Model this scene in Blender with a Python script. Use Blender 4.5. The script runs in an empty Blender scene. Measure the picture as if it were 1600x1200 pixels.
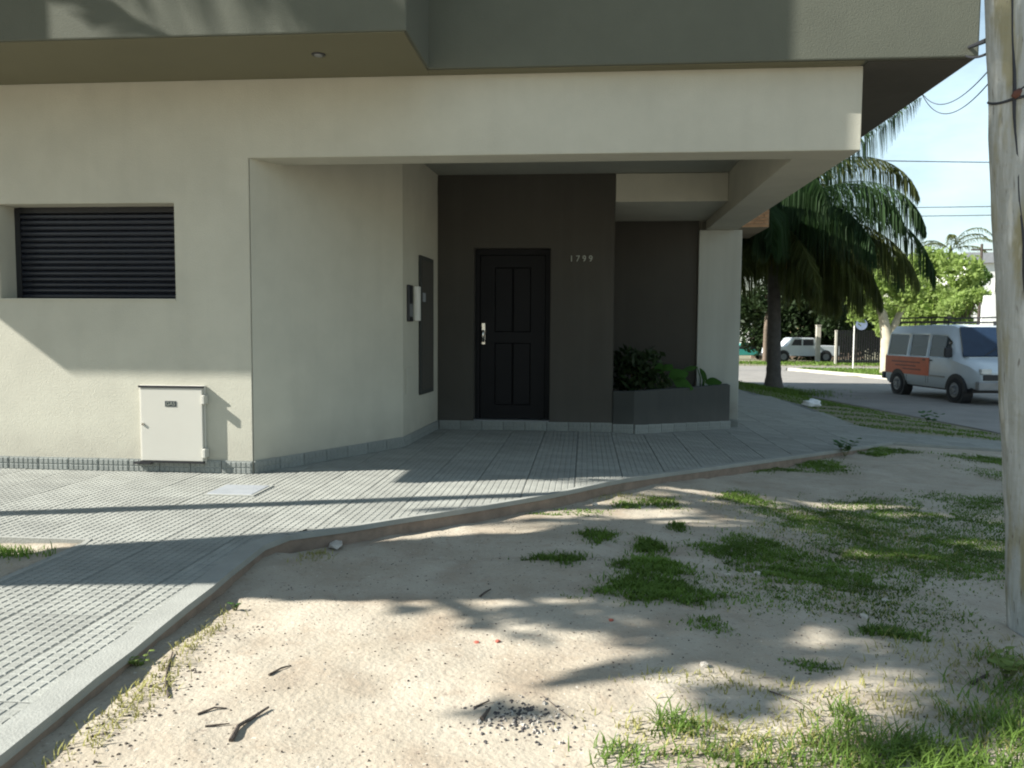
import bpy, bmesh, math, random
import numpy as np
from mathutils import Vector, Matrix
random.seed(7); rng = np.random.default_rng(7)
S = bpy.context.scene; C = S.collection
R = math.radians
# ------------------------------------------------------------------ camera
yaw, pit, rol, EYE = R(5.06), R(3.85), R(.35), 1.25
f = Vector((-math.sin(yaw)*math.cos(pit), math.cos(yaw)*math.cos(pit), -math.sin(pit)))
r = Vector((math.cos(yaw), math.sin(yaw), 0)); u = r.cross(f)
r2 = r*math.cos(rol)+u*math.sin(rol); u2 = u*math.cos(rol)-r*math.sin(rol)
cd = bpy.data.cameras.new('camera'); cam = bpy.data.objects.new('camera', cd); C.objects.link(cam)
cam.matrix_world = Matrix(((r2.x, u2.x, -f.x, 0), (r2.y, u2.y, -f.y, 0), (r2.z, u2.z, -f.z, EYE), (0, 0, 0, 1)))
cd.sensor_width = 36; cd.lens = 36*1265/1600; cd.clip_start = .05; cd.clip_end = 3000
cd.dof.use_dof = True; cd.dof.focus_distance = 4.0; cd.dof.aperture_fstop = 8
S.camera = cam
# ------------------------------------------------------------------ light
SUN = Vector((3.4, 1.0, -2.52)).normalized()          # direction the light travels
EL = math.asin(-SUN.z); AZ = math.atan2(-SUN.x, -SUN.y)  # azimuth of the sun, clockwise from +Y
w = bpy.data.worlds.new('World'); S.world = w; w.use_nodes = True
nt = w.node_tree; nt.nodes.clear()
sky = nt.nodes.new('ShaderNodeTexSky'); sky.sky_type = 'NISHITA'; sky.sun_disc = False
sky.sun_elevation = EL; sky.sun_rotation = AZ; sky.air_density = 1.3; sky.dust_density = .3; sky.ozone_density = 1.2
tc = nt.nodes.new('ShaderNodeTexCoord'); mp = nt.nodes.new('ShaderNodeMapping'); mp.inputs['Scale'].default_value = (1.1, 1.1, 2.6)
ns = nt.nodes.new('ShaderNodeTexNoise'); ns.inputs['Scale'].default_value = 1.7; ns.inputs['Detail'].default_value = 7; ns.inputs['Roughness'].default_value = .58
cr = nt.nodes.new('ShaderNodeValToRGB'); cr.color_ramp.elements[0].position = .41; cr.color_ramp.elements[1].position = .76
cr.color_ramp.elements[1].color = (.8, .8, .8, 1)
mx = nt.nodes.new('ShaderNodeMix'); mx.data_type = 'RGBA'; mx.inputs['B'].default_value = (10.5, 13.6, 15, 1)
bg = nt.nodes.new('ShaderNodeBackground'); bg.inputs['Strength'].default_value = .05
out = nt.nodes.new('ShaderNodeOutputWorld')
L = nt.links.new
L(tc.outputs['Generated'], mp.inputs['Vector']); L(mp.outputs[0], ns.inputs['Vector']); L(ns.outputs['Fac'], cr.inputs[0])
L(cr.outputs[0], mx.inputs['Factor']); L(sky.outputs[0], mx.inputs['A']); L(mx.outputs['Result'], bg.inputs[0]); L(bg.outputs[0], out.inputs[0])
sd = bpy.data.lights.new('sun', 'SUN'); sd.energy = 5.0; sd.angle = R(.55); sd.color = (1, .965, .89)
sun = bpy.data.objects.new('sun', sd); C.objects.link(sun); sun.rotation_euler = SUN.to_track_quat('-Z', 'Y').to_euler()
S.view_settings.view_transform = 'Standard'; S.view_settings.look = 'None'; S.view_settings.gamma = 1
S.view_settings.use_curve_mapping = False; S.view_settings.exposure = 1.32
S.cycles.filter_width = 2.0; S.cycles.max_bounces = 8; S.cycles.transparent_max_bounces = 12

# ------------------------------------------------------------------ materials
MATS = {}
def mat(name, col, rough=.8, var=.15, vscale=3, bump=0, bscale=80, col2=None, metal=0, spec=.5, trans=0, alpha=1, detail=5, obj_var=0, stretch=None, emit=None):
    m = bpy.data.materials.new(name); m.use_nodes = True; n = m.node_tree.nodes; l = m.node_tree.links.new
    b = n['Principled BSDF']; b.inputs['Roughness'].default_value = rough; b.inputs['Metallic'].default_value = metal
    b.inputs['Specular IOR Level'].default_value = spec
    t = n.new('ShaderNodeTexCoord'); vec = t.outputs['Object']
    if stretch:
        mm = n.new('ShaderNodeMapping'); mm.inputs['Scale'].default_value = stretch; l(vec, mm.inputs['Vector']); vec = mm.outputs[0]
    a = n.new('ShaderNodeTexNoise'); a.inputs['Scale'].default_value = vscale; a.inputs['Detail'].default_value = detail; a.inputs['Roughness'].default_value = .6
    l(vec, a.inputs['Vector'])
    mr = n.new('ShaderNodeMapRange'); mr.inputs['From Min'].default_value = .3; mr.inputs['From Max'].default_value = .7
    l(a.outputs['Fac'], mr.inputs['Value'])
    x = n.new('ShaderNodeMix'); x.data_type = 'RGBA'; l(mr.outputs[0], x.inputs['Factor'])
    c2 = col2 or tuple(c*(1+var) for c in col); c1 = col if col2 else tuple(c*(1-var) for c in col)
    x.inputs['A'].default_value = (*c1, 1); x.inputs['B'].default_value = (*c2, 1)
    src = x.outputs['Result']
    if obj_var:
        oi = n.new('ShaderNodeObjectInfo'); hv = n.new('ShaderNodeHueSaturation'); ma = n.new('ShaderNodeMapRange')
        ma.inputs['To Min'].default_value = 1-obj_var; ma.inputs['To Max'].default_value = 1+obj_var
        l(oi.outputs['Random'], ma.inputs['Value']); l(ma.outputs[0], hv.inputs['Value']); l(src, hv.inputs['Color']); src = hv.outputs[0]
    l(src, b.inputs['Base Color'])
    if trans: b.inputs['Transmission Weight'].default_value = trans
    if alpha < 1: b.inputs['Alpha'].default_value = alpha
    if emit: b.inputs['Emission Color'].default_value = (*emit, 1); b.inputs['Emission Strength'].default_value = 1
    if bump:
        q = n.new('ShaderNodeTexNoise'); q.inputs['Scale'].default_value = bscale; q.inputs['Detail'].default_value = 4; l(t.outputs['Object'], q.inputs['Vector'])
        bp = n.new('ShaderNodeBump'); bp.inputs['Strength'].default_value = bump; bp.inputs['Distance'].default_value = .01
        l(q.outputs['Fac'], bp.inputs['Height']); l(bp.outputs[0], b.inputs['Normal'])
    MATS[name] = m; return m
def leaf_mat(name, col, var=.35, tr=.35, vscale=1.5):
    m = mat(name, col, .55, var, vscale, spec=.15); n = m.node_tree.nodes; l = m.node_tree.links.new
    b = n['Principled BSDF']; t = n.new('ShaderNodeBsdfTranslucent'); ad = n.new('ShaderNodeMixShader'); ad.inputs[0].default_value = tr
    src = b.inputs['Base Color'].links[0].from_socket
    hs = n.new('ShaderNodeHueSaturation'); hs.inputs['Value'].default_value = 1.5; hs.inputs['Saturation'].default_value = 1.1; l(src, hs.inputs['Color']); l(hs.outputs[0], t.inputs[0])
    l(b.outputs[0], ad.inputs[1]); l(t.outputs[0], ad.inputs[2]); l(ad.outputs[0], n['Material Output'].inputs[0]); return m
M = MATS
mat('cream', (.46, .448, .372), .9, .06, 2.2, bump=.30, bscale=120)
mat('grey_green', (.094, .100, .076), .9, .08, 1.6, bump=.30, bscale=120)
mat('olive_soffit', (.150, .142, .088), .92, .06, 1.0, bump=.2, bscale=170)
mat('ceiling_grey', (.30, .31, .27), .92, .04, 1.0, bump=.15, bscale=150)
mat('dark_taupe', (.056, .052, .043), .9, .08, 1.2, bump=.3, bscale=170)
mat('planter_grey', (.038, .041, .037), .9, .08, 1.2, bump=.3, bscale=170)
mat('pillar_grey', (.40, .42, .38), .9, .05, 1.0, bump=.25, bscale=170)
mat('black_metal', (.012, .013, .016), .45, .1, 2)
mat('door_black', (.006, .006, .007), .6, spec=.2)
mat('slat', (.018, .021, .030), .38, .1, 2)
mat('chrome', (.62, .60, .56), .25, .03, 2, metal=1)
mat('white_paint', (.70, .69, .64), .5, .03, 2)
mat('cab_paint', (.47, .46, .41), .55, .03, 2)
mat('black_text', (.02, .03, .035), .6)
mat('digit', (.30, .32, .28), .4, metal=.4)
mat('plinth', (.22, .235, .22), .85, .12, 9, bump=.3, bscale=90, obj_var=.07)
mat('tile', (.245, .25, .225), .85, .16, 4, bump=.35, bscale=120, obj_var=.09)
mat('bed', (.12, .125, .115), .9, .15, 7, bump=.3, bscale=90)
mat('border', (.27, .275, .25), .88, .10, 5, bump=.35, bscale=110)
mat('kerb_face', (.22, .165, .125), .9, .2, 9, bump=.4, bscale=60)
mat('soil', (.07, .05, .035), .95, .3, 20, bump=.8, bscale=60)
mat('asphalt', (.22, .205, .185), .9, .15, 1.5, bump=.5, bscale=50)
mat('kerb', (.42, .40, .34), .88, .12, 3, bump=.3, bscale=50)
mat('bark', (.13, .10, .075), .95, .3, 6, bump=.9, bscale=25)
mat('palm_bark', (.11, .10, .09), .95, .25, 5, bump=.7, bscale=20)
mat('pale_bark', (.40, .36, .27), .9, .25, 3, bump=.5, bscale=14)
leaf_mat('palm_leaf', (.030, .058, .022)); leaf_mat('palm_leaf_dry', (.16, .13, .045)); leaf_mat('palm_olive', (.075, .090, .028))
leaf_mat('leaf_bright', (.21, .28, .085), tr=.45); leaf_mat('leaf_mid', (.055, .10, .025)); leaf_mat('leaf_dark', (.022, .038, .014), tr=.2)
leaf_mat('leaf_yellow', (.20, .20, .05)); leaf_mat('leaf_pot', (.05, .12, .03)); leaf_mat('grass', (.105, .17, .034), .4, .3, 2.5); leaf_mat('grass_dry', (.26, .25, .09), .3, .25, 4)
mat('stem', (.14, .15, .06), .7); mat('flower', (.40, .05, .04), .6); mat('fruit', (.42, .25, .05), .7)
mat('van_white', (.55, .60, .63), .30, .03, 2); mat('van_orange', (.62, .095, .028), .45, .12, 4); mat('van_text', (.20, .02, .015), .5)
mat('tyre', (.018, .018, .019), .85); mat('rim', (.22, .23, .24), .45, metal=.5); mat('plastic_black', (.022, .023, .026), .6)
mat('seat', (.03, .03, .035), .9)
mat('lamp_lens', (.62, .64, .62), .12)
gl = mat('glass', (.045, .06, .075), .05, 0, alpha=.62)
mat('windscreen', (.015, .03, .06), .22, spec=.35); mat('far_white', (.78, .78, .75), .8, .05, 1); mat('roof_grey', (.30, .31, .33), .8, .1, 2); mat('teal_paint', (.05, .30, .27), .35)
mat('stick', (.07, .055, .045), .95, .3, 20, bump=.5, bscale=60); mat('stone', (.48, .44, .38), .9, .25, 12, bump=.5, bscale=60, obj_var=.2)
mat('char', (.06, .055, .055), .95, .4, 30, bump=.5, bscale=80); mat('red_bit', (.35, .09, .06), .8); mat('plastic_white', (.75, .76, .78), .45, .05, 6)
mat('cable', (.012, .014, .02), .6); mat('rust', (.10, .04, .028), .9, .3, 20)
mat('brick', (.42, .23, .115), .9, .12, 3, bump=.4, bscale=60, obj_var=.12); mat('mortar', (.36, .30, .23), .95, .1, 4)
mat('sign_blue', (.20, .25, .36), .5)
mat('plate', (.27, .29, .31), .5, .1, 8)

def weather(name, lo, hi, col, amt):
    m = M[name]; n = m.node_tree.nodes; l = m.node_tree.links.new; b = n['Principled BSDF']; src = b.inputs['Base Color'].links[0].from_socket; t = n['Texture Coordinate'].outputs['Object']
    mm = n.new('ShaderNodeMapping'); mm.inputs['Scale'].default_value = (5, 5, .35); l(t, mm.inputs['Vector'])
    q = n.new('ShaderNodeTexNoise'); q.inputs['Scale'].default_value = 1.2; q.inputs['Detail'].default_value = 6; l(mm.outputs[0], q.inputs['Vector'])
    a = n.new('ShaderNodeMapRange'); a.inputs['From Min'].default_value = .5; a.inputs['From Max'].default_value = .8; a.inputs['To Max'].default_value = amt; l(q.outputs['Fac'], a.inputs['Value'])
    x = n.new('ShaderNodeMix'); x.data_type = 'RGBA'; l(a.outputs[0], x.inputs['Factor']); l(src, x.inputs['A']); x.inputs['B'].default_value = (*col, 1)
    sp = n.new('ShaderNodeSeparateXYZ'); l(t, sp.inputs[0]); z = n.new('ShaderNodeMapRange'); z.inputs['From Min'].default_value = hi; z.inputs['From Max'].default_value = lo; l(sp.outputs['Z'], z.inputs['Value'])
    q2 = n.new('ShaderNodeTexNoise'); q2.inputs['Scale'].default_value = 6; q2.inputs['Detail'].default_value = 6; l(t, q2.inputs['Vector'])
    mu = n.new('ShaderNodeMath'); mu.operation = 'MULTIPLY'; l(z.outputs[0], mu.inputs[0]); l(q2.outputs['Fac'], mu.inputs[1])
    y = n.new('ShaderNodeMix'); y.data_type = 'RGBA'; l(mu.outputs[0], y.inputs['Factor']); l(x.outputs['Result'], y.inputs['A']); y.inputs['B'].default_value = (*col, 1)
    l(y.outputs['Result'], b.inputs['Base Color'])
weather('cream', .1, .42, (.32, .30, .25), .16); weather('grey_green', -3, -2, (.09, .095, .075), .4); weather('pillar_grey', .1, .5, (.22, .21, .18), .25); weather('dark_taupe', .05, .4, (.085, .08, .07), .3); weather('planter_grey', .0, .3, (.08, .078, .07), .15)
# sandy dirt with clay patches, grit and trampled dark litter
def make_dirt():
    m = mat('dirt', (.31, .265, .20), .95, .1, 1.9, bump=.65, bscale=45, col2=(.42, .375, .30)); n = m.node_tree.nodes; l = m.node_tree.links.new
    b = n['Principled BSDF']; t = n['Texture Coordinate'].outputs['Object']; src = b.inputs['Base Color'].links[0].from_socket
    for sc, lo, hi, col, amt in ((2.3, .52, .70, (.25, .195, .14), .65), (9, .55, .7, (.30, .24, .175), .5), (38, .62, .70, (.16, .12, .095), .55), (95, .64, .70, (.10, .08, .07), .6), (60, .66, .72, (.62, .58, .50), .6)):
        q = n.new('ShaderNodeTexNoise'); q.inputs['Scale'].default_value = sc; q.inputs['Detail'].default_value = 5; l(t, q.inputs['Vector'])
        a = n.new('ShaderNodeMapRange'); a.inputs['From Min'].default_value = lo; a.inputs['From Max'].default_value = hi; a.inputs['To Max'].default_value = amt; l(q.outputs['Fac'], a.inputs['Value'])
        x = n.new('ShaderNodeMix'); x.data_type = 'RGBA'; l(a.outputs[0], x.inputs['Factor']); l(src, x.inputs['A']); x.inputs['B'].default_value = (*col, 1); src = x.outputs['Result']
    # grass-stained soil on the verge and beyond the lot
    sp = n.new('ShaderNodeSeparateXYZ'); l(t, sp.inputs[0])
    a = n.new('ShaderNodeMapRange'); a.inputs['From Min'].default_value = 12; a.inputs['From Max'].default_value = 13.5; l(sp.outputs['Y'], a.inputs['Value'])
    x = n.new('ShaderNodeMix'); x.data_type = 'RGBA'; l(a.outputs[0], x.inputs['Factor']); l(src, x.inputs['A']); x.inputs['B'].default_value = (.17, .155, .095, 1)
    l(x.outputs['Result'], b.inputs['Base Color'])
make_dirt()
# weathered utility pole
def make_polewood():
    m = mat('pole_wood', (.235, .24, .215), .9, .1, 4, bump=.8, bscale=30, col2=(.36, .375, .365), stretch=(9, 9, .5)); n = m.node_tree.nodes; l = m.node_tree.links.new
    b = n['Principled BSDF']; t = n['Texture Coordinate'].outputs['Object']; src = b.inputs['Base Color'].links[0].from_socket
    mm = n.new('ShaderNodeMapping'); mm.inputs['Scale'].default_value = (7, 7, 1.1); l(t, mm.inputs['Vector'])
    for sc, lo, hi, col, amt in ((2.0, .5, .62, (.20, .175, .075), .7), (9, .63, .70, (.09, .07, .055), .7), (3.1, .58, .72, (.62, .62, .60), .6)):
        q = n.new('ShaderNodeTexNoise'); q.inputs['Scale'].default_value = sc; q.inputs['Detail'].default_value = 6; l(mm.outputs[0], q.inputs['Vector'])
        a = n.new('ShaderNodeMapRange'); a.inputs['From Min'].default_value = lo; a.inputs['From Max'].default_value = hi; a.inputs['To Max'].default_value = amt; l(q.outputs['Fac'], a.inputs['Value'])
        x = n.new('ShaderNodeMix'); x.data_type = 'RGBA'; l(a.outputs[0], x.inputs['Factor']); l(src, x.inputs['A']); x.inputs['B'].default_value = (*col, 1); src = x.outputs['Result']
    l(src, b.inputs['Base Color'])
make_polewood()

# ------------------------------------------------------------------ mesh helpers
class MB:
    def __init__(s): s.v = []; s.f = []
    def add(s, vs, fs):
        o = len(s.v); s.v += [tuple(p) for p in vs]; s.f += [tuple(i+o for i in q) for q in fs]; return s
    def box(s, a, b):
        (x0, y0, z0), (x1, y1, z1) = a, b
        return s.add([(x0,y0,z0),(x1,y0,z0),(x1,y1,z0),(x0,y1,z0),(x0,y0,z1),(x1,y0,z1),(x1,y1,z1),(x0,y1,z1)],
                     [(0,3,2,1),(4,5,6,7),(0,1,5,4),(1,2,6,5),(2,3,7,6),(3,0,4,7)])
    def prism(s, poly, z0, z1):      # counter-clockwise plan polygon
        n = len(poly); z0f = z0 if callable(z0) else (lambda x, y: z0); z1f = z1 if callable(z1) else (lambda x, y: z1)
        return s.add([(x, y, z0f(x, y)) for x, y in poly]+[(x, y, z1f(x, y)) for x, y in poly],
              [tuple(range(n-1, -1, -1)), tuple(range(n, 2*n))]+[(i, (i+1) % n, n+(i+1) % n, n+i) for i in range(n)])
    def tube(s, pts, rad, n=8, cap=True):
        pts = [Vector(p) for p in pts]; rad = rad if hasattr(rad, '__len__') else [rad]*len(pts); o = len(s.v); k = len(pts)
        ref = None
        for i, p in enumerate(pts):
            d = (pts[min(i+1, k-1)]-pts[max(i-1, 0)]).normalized()
            if ref is None: ref = Vector((0, 0, 1)) if abs(d.z) < .9 else Vector((1, 0, 0))
            a = (ref-d*ref.dot(d)).normalized(); ref = a; b = d.cross(a)
            for j in range(n):
                t = 2*math.pi*j/n; s.v.append(tuple(p+(a*math.cos(t)+b*math.sin(t))*rad[i]))
        for i in range(k-1):
            for j in range(n):
                s.f.append((o+i*n+j, o+i*n+(j+1) % n, o+(i+1)*n+(j+1) % n, o+(i+1)*n+j))
        if cap: s.f.append(tuple(o+j for j in range(n-1, -1, -1))); s.f.append(tuple(o+(k-1)*n+j for j in range(n)))
        return s
    def mesh(s, name):
        me = bpy.data.meshes.new(name); me.from_pydata(s.v, [], s.f); me.update(); return me
    def build(s, name, m, parent=None, bevel=0, smooth=False, loc=None, seg=1):
        me = s.mesh(name)
        if bevel:
            bm = bmesh.new(); bm.from_mesh(me)
            es = [e for e in bm.edges if len(e.link_faces) == 2 and e.calc_face_angle(0) > .5]
            bmesh.ops.bevel(bm, geom=es, offset=bevel, segments=seg, affect='EDGES', profile=.6); bm.to_mesh(me); bm.free()
        if smooth: me.shade_smooth()
        return link(name, me, m, parent, loc)
def link(name, me, m, parent=None, loc=None):
    if m is not None and not me.materials: me.materials.append(M[m])
    o = bpy.data.objects.new(name, me); C.objects.link(o)
    if parent: o.parent = parent
    if loc is not None: o.location = loc
    return o
def tag(o, label=None, cat=None, group=None, kind=None):
    if label: o['label'] = label
    if cat: o['category'] = cat
    if group: o['group'] = group
    if kind: o['kind'] = kind
    return o
def thing(name, label, cat, loc=(0, 0, 0), rz=0, group=None):
    o = bpy.data.objects.new(name, None); C.objects.link(o); o.location = loc; o.rotation_euler = (0, 0, rz)
    o.empty_display_size = .2
    return tag(o, label, cat, group)
def quads(name, V, m, parent=None, loc=None):      # V: (N,4,3) loose quads
    V = np.asarray(V, dtype=np.float32); n = len(V); me = bpy.data.meshes.new(name)
    me.vertices.add(n*4); me.vertices.foreach_set('co', V.reshape(-1))
    me.loops.add(n*4); me.loops.foreach_set('vertex_index', np.arange(n*4, dtype=np.int32))
    me.polygons.add(n); me.polygons.foreach_set('loop_start', np.arange(0, n*4, 4, dtype=np.int32))
    me.update(calc_edges=True); me.validate()
    return link(name, me, m, parent, loc)
def text_mesh(name, s, size, depth, m, parent, mw):
    cu = bpy.data.curves.new(name, 'FONT'); cu.body = s; cu.size = size; cu.extrude = depth; cu.align_x = 'CENTER'; cu.align_y = 'CENTER'; cu.resolution_u = 3
    t = bpy.data.objects.new('tmp', cu); C.objects.link(t); me = bpy.data.meshes.new_from_object(t); bpy.data.objects.remove(t)
    me.name = name; me.transform(mw); return link(name, me, m, parent)
def dup_part(src, name=None, parent=None, loc=None, mw=None):
    o = src.copy(); C.objects.link(o)
    if parent: o.parent = parent
    if loc is not None: o.location = loc
    return o

# ------------------------------------------------------------------ terrain
def G(x, y):      # level of the paved surface
    return -.065*min(max(0, x-.3), 6.6)
def road_z(y): return -.50-.0143*max(0, y-25)
def road_x(y): return 7.24-.156*(y-14.88)
def nz(x, y): return (math.sin(x*2.1+1.3*math.sin(y*1.7))+math.sin(y*2.7+1.1*math.sin(x*2.3)))*.5
def ground_z(x, y):
    off = (-.10 if y > 4.6 else -.07) if x < 2 else (-.10+.075*min(1, (x-2)/2.5))
    if y > 11: off = -.03
    if x < -2.9 and y < 4.45: off = -.015
    z = G(x, y)+off
    if y > 25: z -= .0143*(y-25)
    if y > 11:
        e = x-road_x(y)
        if e > -1.2: z = z+(road_z(y)-(.012 if e < .35 else .06)-z)*min(1, (e+1.2)/1.2)
        if e > 7.5 : z = road_z(y)-.06+min(1, (e-7.5)/.3)*.17
        if y > 43: z = road_z(y)+(.05 if y > 51 else -.06)
    elif x > 7: z = min(z, -.55)
    if 1.0 < y < 11 and -3.5 < x < 8:
        z += .016*nz(x, y)+.008*nz(x*3.1+4, y*3.3)+.005*nz(x*9, y*8.3+2)+.003*nz(x*19+1, y*17)
        d = (x-2.1)**2+(y-3.95)**2; z += .06*math.exp(-d/.08)
    return z
def axis(a, b, st, lo, hi):
    xs = list(np.arange(a, b+1e-6, st)); s_ = st; x = a; L_ = []
    while x > lo: s_ *= 1.22; x -= s_; L_.append(x)
    s_ = st; x = b; H_ = []
    while x < hi: s_ *= 1.22; x += s_; H_.append(x)
    return L_[::-1]+xs+H_
gx = axis(-3.4, 7.6, .05, -900, 900); gy = axis(1.2, 12, .05, -700, 12.05)+list(np.arange(12.15, 32, .3))+axis(32.3, 60, .8, 32.3, 1500)[1:]
V = [(x, y, ground_z(x, y)) for y in gy for x in gx]; nx = len(gx)
F = [(j*nx+i, j*nx+i+1, (j+1)*nx+i+1, (j+1)*nx+i) for j in range(len(gy)-1) for i in range(nx-1)]
me = bpy.data.meshes.new('ground'); me.from_pydata(V, [], F); me.shade_smooth()
tag(link('ground', me, 'dirt'), 'bare sandy dirt ground of the corner lot', kind='structure')

# road: side street running back past the house, and a cross street beyond
mb = MB(); ys = [-40, 0, 11, 15, 20, 25, 31, 37, 42.9]
for a, b in zip(ys[:-1], ys[1:]):
    xa = 7.35 if a < 14 else road_x(a); xb = 7.35 if b < 14 else road_x(b)
    mb.add([(xa, a, road_z(a)), (xa+7.4, a, road_z(a)), (xb+7.4, b, road_z(b)), (xb, b, road_z(b))], [(0, 1, 2, 3)])
mb.add([(-60, 42.9, road_z(42.9)), (90, 42.9, road_z(42.9)), (90, 50.5, road_z(50.5)), (-60, 50.5, road_z(50.5))], [(0, 1, 2, 3)])
tag(mb.build('road', 'asphalt'), 'worn pale asphalt side street', kind='structure')
# far kerb of segments
for i in range(13):
    a = 14+i*2.2; b = a+2.17; e = 7.4
    q = MB().prism([(road_x(a)+e, a), (road_x(a)+e+.18, a), (road_x(b)+e+.18, b), (road_x(b)+e, b)], lambda x, y: road_z(y)-.1, lambda x, y: road_z(y)+.13)
    if i == 0: kerb = tag(q.build('kerb', 'kerb', bevel=.01), 'pale concrete kerb along the far side of the road', kind='structure')
    else: q.build('kerb_stone', 'kerb', kerb, bevel=.01)

# ------------------------------------------------------------------ pavement
OUT = [(-1.66, -1.0), (-1.69, 2.15), (-1.83, 4.45), (-1.76, 4.68), (-1.48, 4.90), (-1.21, 5.16), (-.91, 5.42), (-.29, 6.03), (.5, 7.0), (1.53, 8.2), (2.96, 9.87), (4.19, 11.35), (5.68, 11.58), (7.3, 11.6)]
FAR = [(7.3, 12.75), (6.25, 12.83), (4.82, 12.91), (4.43, 13.48), (4.60, 17.67), (3.95, 22), (3.3, 27), (2.6, 27)]
INN = [(2.6, 27), (-12, 9), (-12, 4.45), (-2.9, 4.45), (-2.85, -1.0)]
POLY = OUT+FAR[:-1]+INN
def inside(x, y, P=POLY):
    c = False; j = len(P)-1
    for i in range(len(P)):
        xi, yi = P[i]; xj, yj = P[j]
        if (yi > y) != (yj > y) and x < (xj-xi)*(y-yi)/(yj-yi)+xi: c = not c
        j = i
    return c
def offset_line(P, d):
    res = []
    for i, p in enumerate(P):
        a = Vector(P[max(i-1, 0)]); b = Vector(p); c = Vector(P[min(i+1, len(P)-1)])
        n1 = (b-a) if i > 0 else (c-b); n2 = (c-b) if i < len(P)-1 else (b-a)
        n1 = Vector((-n1.y, n1.x)).normalized(); n2 = Vector((-n2.y, n2.x)).normalized(); m_ = (n1+n2).normalized()
        res.append(tuple(b+m_*d/max(.5, m_.dot(n1))))
    return res
bm = bmesh.new(); vs = [bm.verts.new((x, y, 0)) for x, y in POLY]; bm.faces.new(vs)
for X in (.3,): bmesh.ops.bisect_plane(bm, geom=bm.verts[:]+bm.edges[:]+bm.faces[:], plane_co=(X, 0, 0), plane_no=(1, 0, 0))
ex = bmesh.ops.extrude_face_region(bm, geom=bm.faces[:]); top = [g for g in ex['geom'] if isinstance(g, bmesh.types.BMVert)]
for v in bm.verts: v.co.z = G(v.co.x, v.co.y)-.30
for v in top: v.co.z = G(v.co.x, v.co.y)-.024
bmesh.ops.recalc_face_normals(bm, faces=bm.faces)
me = bpy.data.meshes.new('pavement'); bm.to_mesh(me); bm.free()
pav = tag(link('pavement', me, 'bed'), 'grooved grey tile pavement round the house corner', kind='structure')
# smooth concrete edging with a brown face
def strip(P, wd, zt, zb, name, m, inner=True):
    Q = offset_line(P, wd); mbb = MB(); n = len(P)
    for i in range(n-1):
        a, b, c, d = P[i], P[i+1], Q[i+1], Q[i]
        mbb.add([(a[0], a[1], G(*a)+zt), (b[0], b[1], G(*b)+zt), (c[0], c[1], G(*c)+zt), (d[0], d[1], G(*d)+zt),
                 (a[0], a[1], G(*a)+zb), (b[0], b[1], G(*b)+zb), (c[0], c[1], G(*c)+zb), (d[0], d[1], G(*d)+zb)],
                [(0, 1, 2, 3), (4, 5, 1, 0), (6, 7, 3, 2)])
    return mbb.build(name, m, pav)
def refine(P, st=.25):
    res = [P[0]]
    for a, b in zip(P[:-1], P[1:]):
        n = max(1, int(math.dist(a, b)/st))
        res += [(a[0]+(b[0]-a[0])*k/n, a[1]+(b[1]-a[1])*k/n) for k in range(1, n+1)]
    return res
O2 = offset_line(OUT, -.012); O2 = [(x+.004*math.sin(9*y), y+.003*math.sin(11*x)) for x, y in refine(O2)]
ia = min(range(len(O2)), key=lambda i: abs(O2[i][1]-4.6)+(0 if O2[i][0] < -1 else 9))
strip(O2[:ia+1], .115, .006, -.028, 'edging', 'border'); strip(O2[ia:], .045, .006, -.028, 'edging', 'border')
strip(offset_line(O2, .008), .10, -.0285, -.26, 'kerb_face', 'kerb_face')
strip(refine([(-12, 4.44), (-2.9, 4.44), (-2.86, 4.30), (-2.85, -1.0)][::-1]), -.03, .004, -.2, 'edging', 'border')

# one grooved tile: 8 x 8 raised squares
def tile_mesh(n, T=.395, gap=.0055, h=.0034):
    b = MB(); b.box((-T/2, -T/2, -.022), (T/2, T/2, -h)); p = T/n
    for i in range(n):
        for j in range(n):
            x0 = -T/2+i*p+gap/2; x1 = x0+p-gap; y0 = -T/2+j*p+gap/2; y1 = y0+p-gap; k = .004
            b.add([(x0, y0, -h), (x1, y0, -h), (x1, y1, -h), (x0, y1, -h), (x0+k, y0+k, 0), (x1-k, y0+k, 0), (x1-k, y1-k, 0), (x0+k, y1-k, 0)],
                  [(4, 5, 6, 7), (0, 1, 5, 4), (1, 2, 6, 5), (2, 3, 7, 6), (3, 0, 4, 7)])
    return b.mesh('tile')
near = tile_mesh(8); near.materials.append(M['tile'])
FOOT = [(-12, 6.67), (-2.82, 6.67), (-1.9, 8.4), (-1.82, 10.0), (.62, 10.0), (2.02, 11.6), (2.2, 11.75), (2.2, 30), (-12, 30)]
cand = []; T = .4
for i in range(-30, 22):
    for j in range(-3, 58):
        cx, cy = i*T-1.86+.0, j*T+.27
        k = [inside(cx+a*T*.48, cy+b*T*.48) for a in (-1, 1) for b in (-1, 1)]
        if not any(k) or inside(cx, cy, FOOT) and all(inside(cx+a*T*.5, cy+b*T*.5, FOOT) for a in (-1, 1) for b in (-1, 1)): continue
        v = Vector((cx, cy, -EYE)); dz = v.dot(f)
        if dz < .5: continue
        px = 800+1265*v.dot(r2)/dz; py = 600-1265*v.dot(u2)/dz
        if px < -120 or px > 1700 or py > 1350: continue
        cand.append((dz, cx, cy, all(k)))
cand.sort(); far_b = MB()
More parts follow.
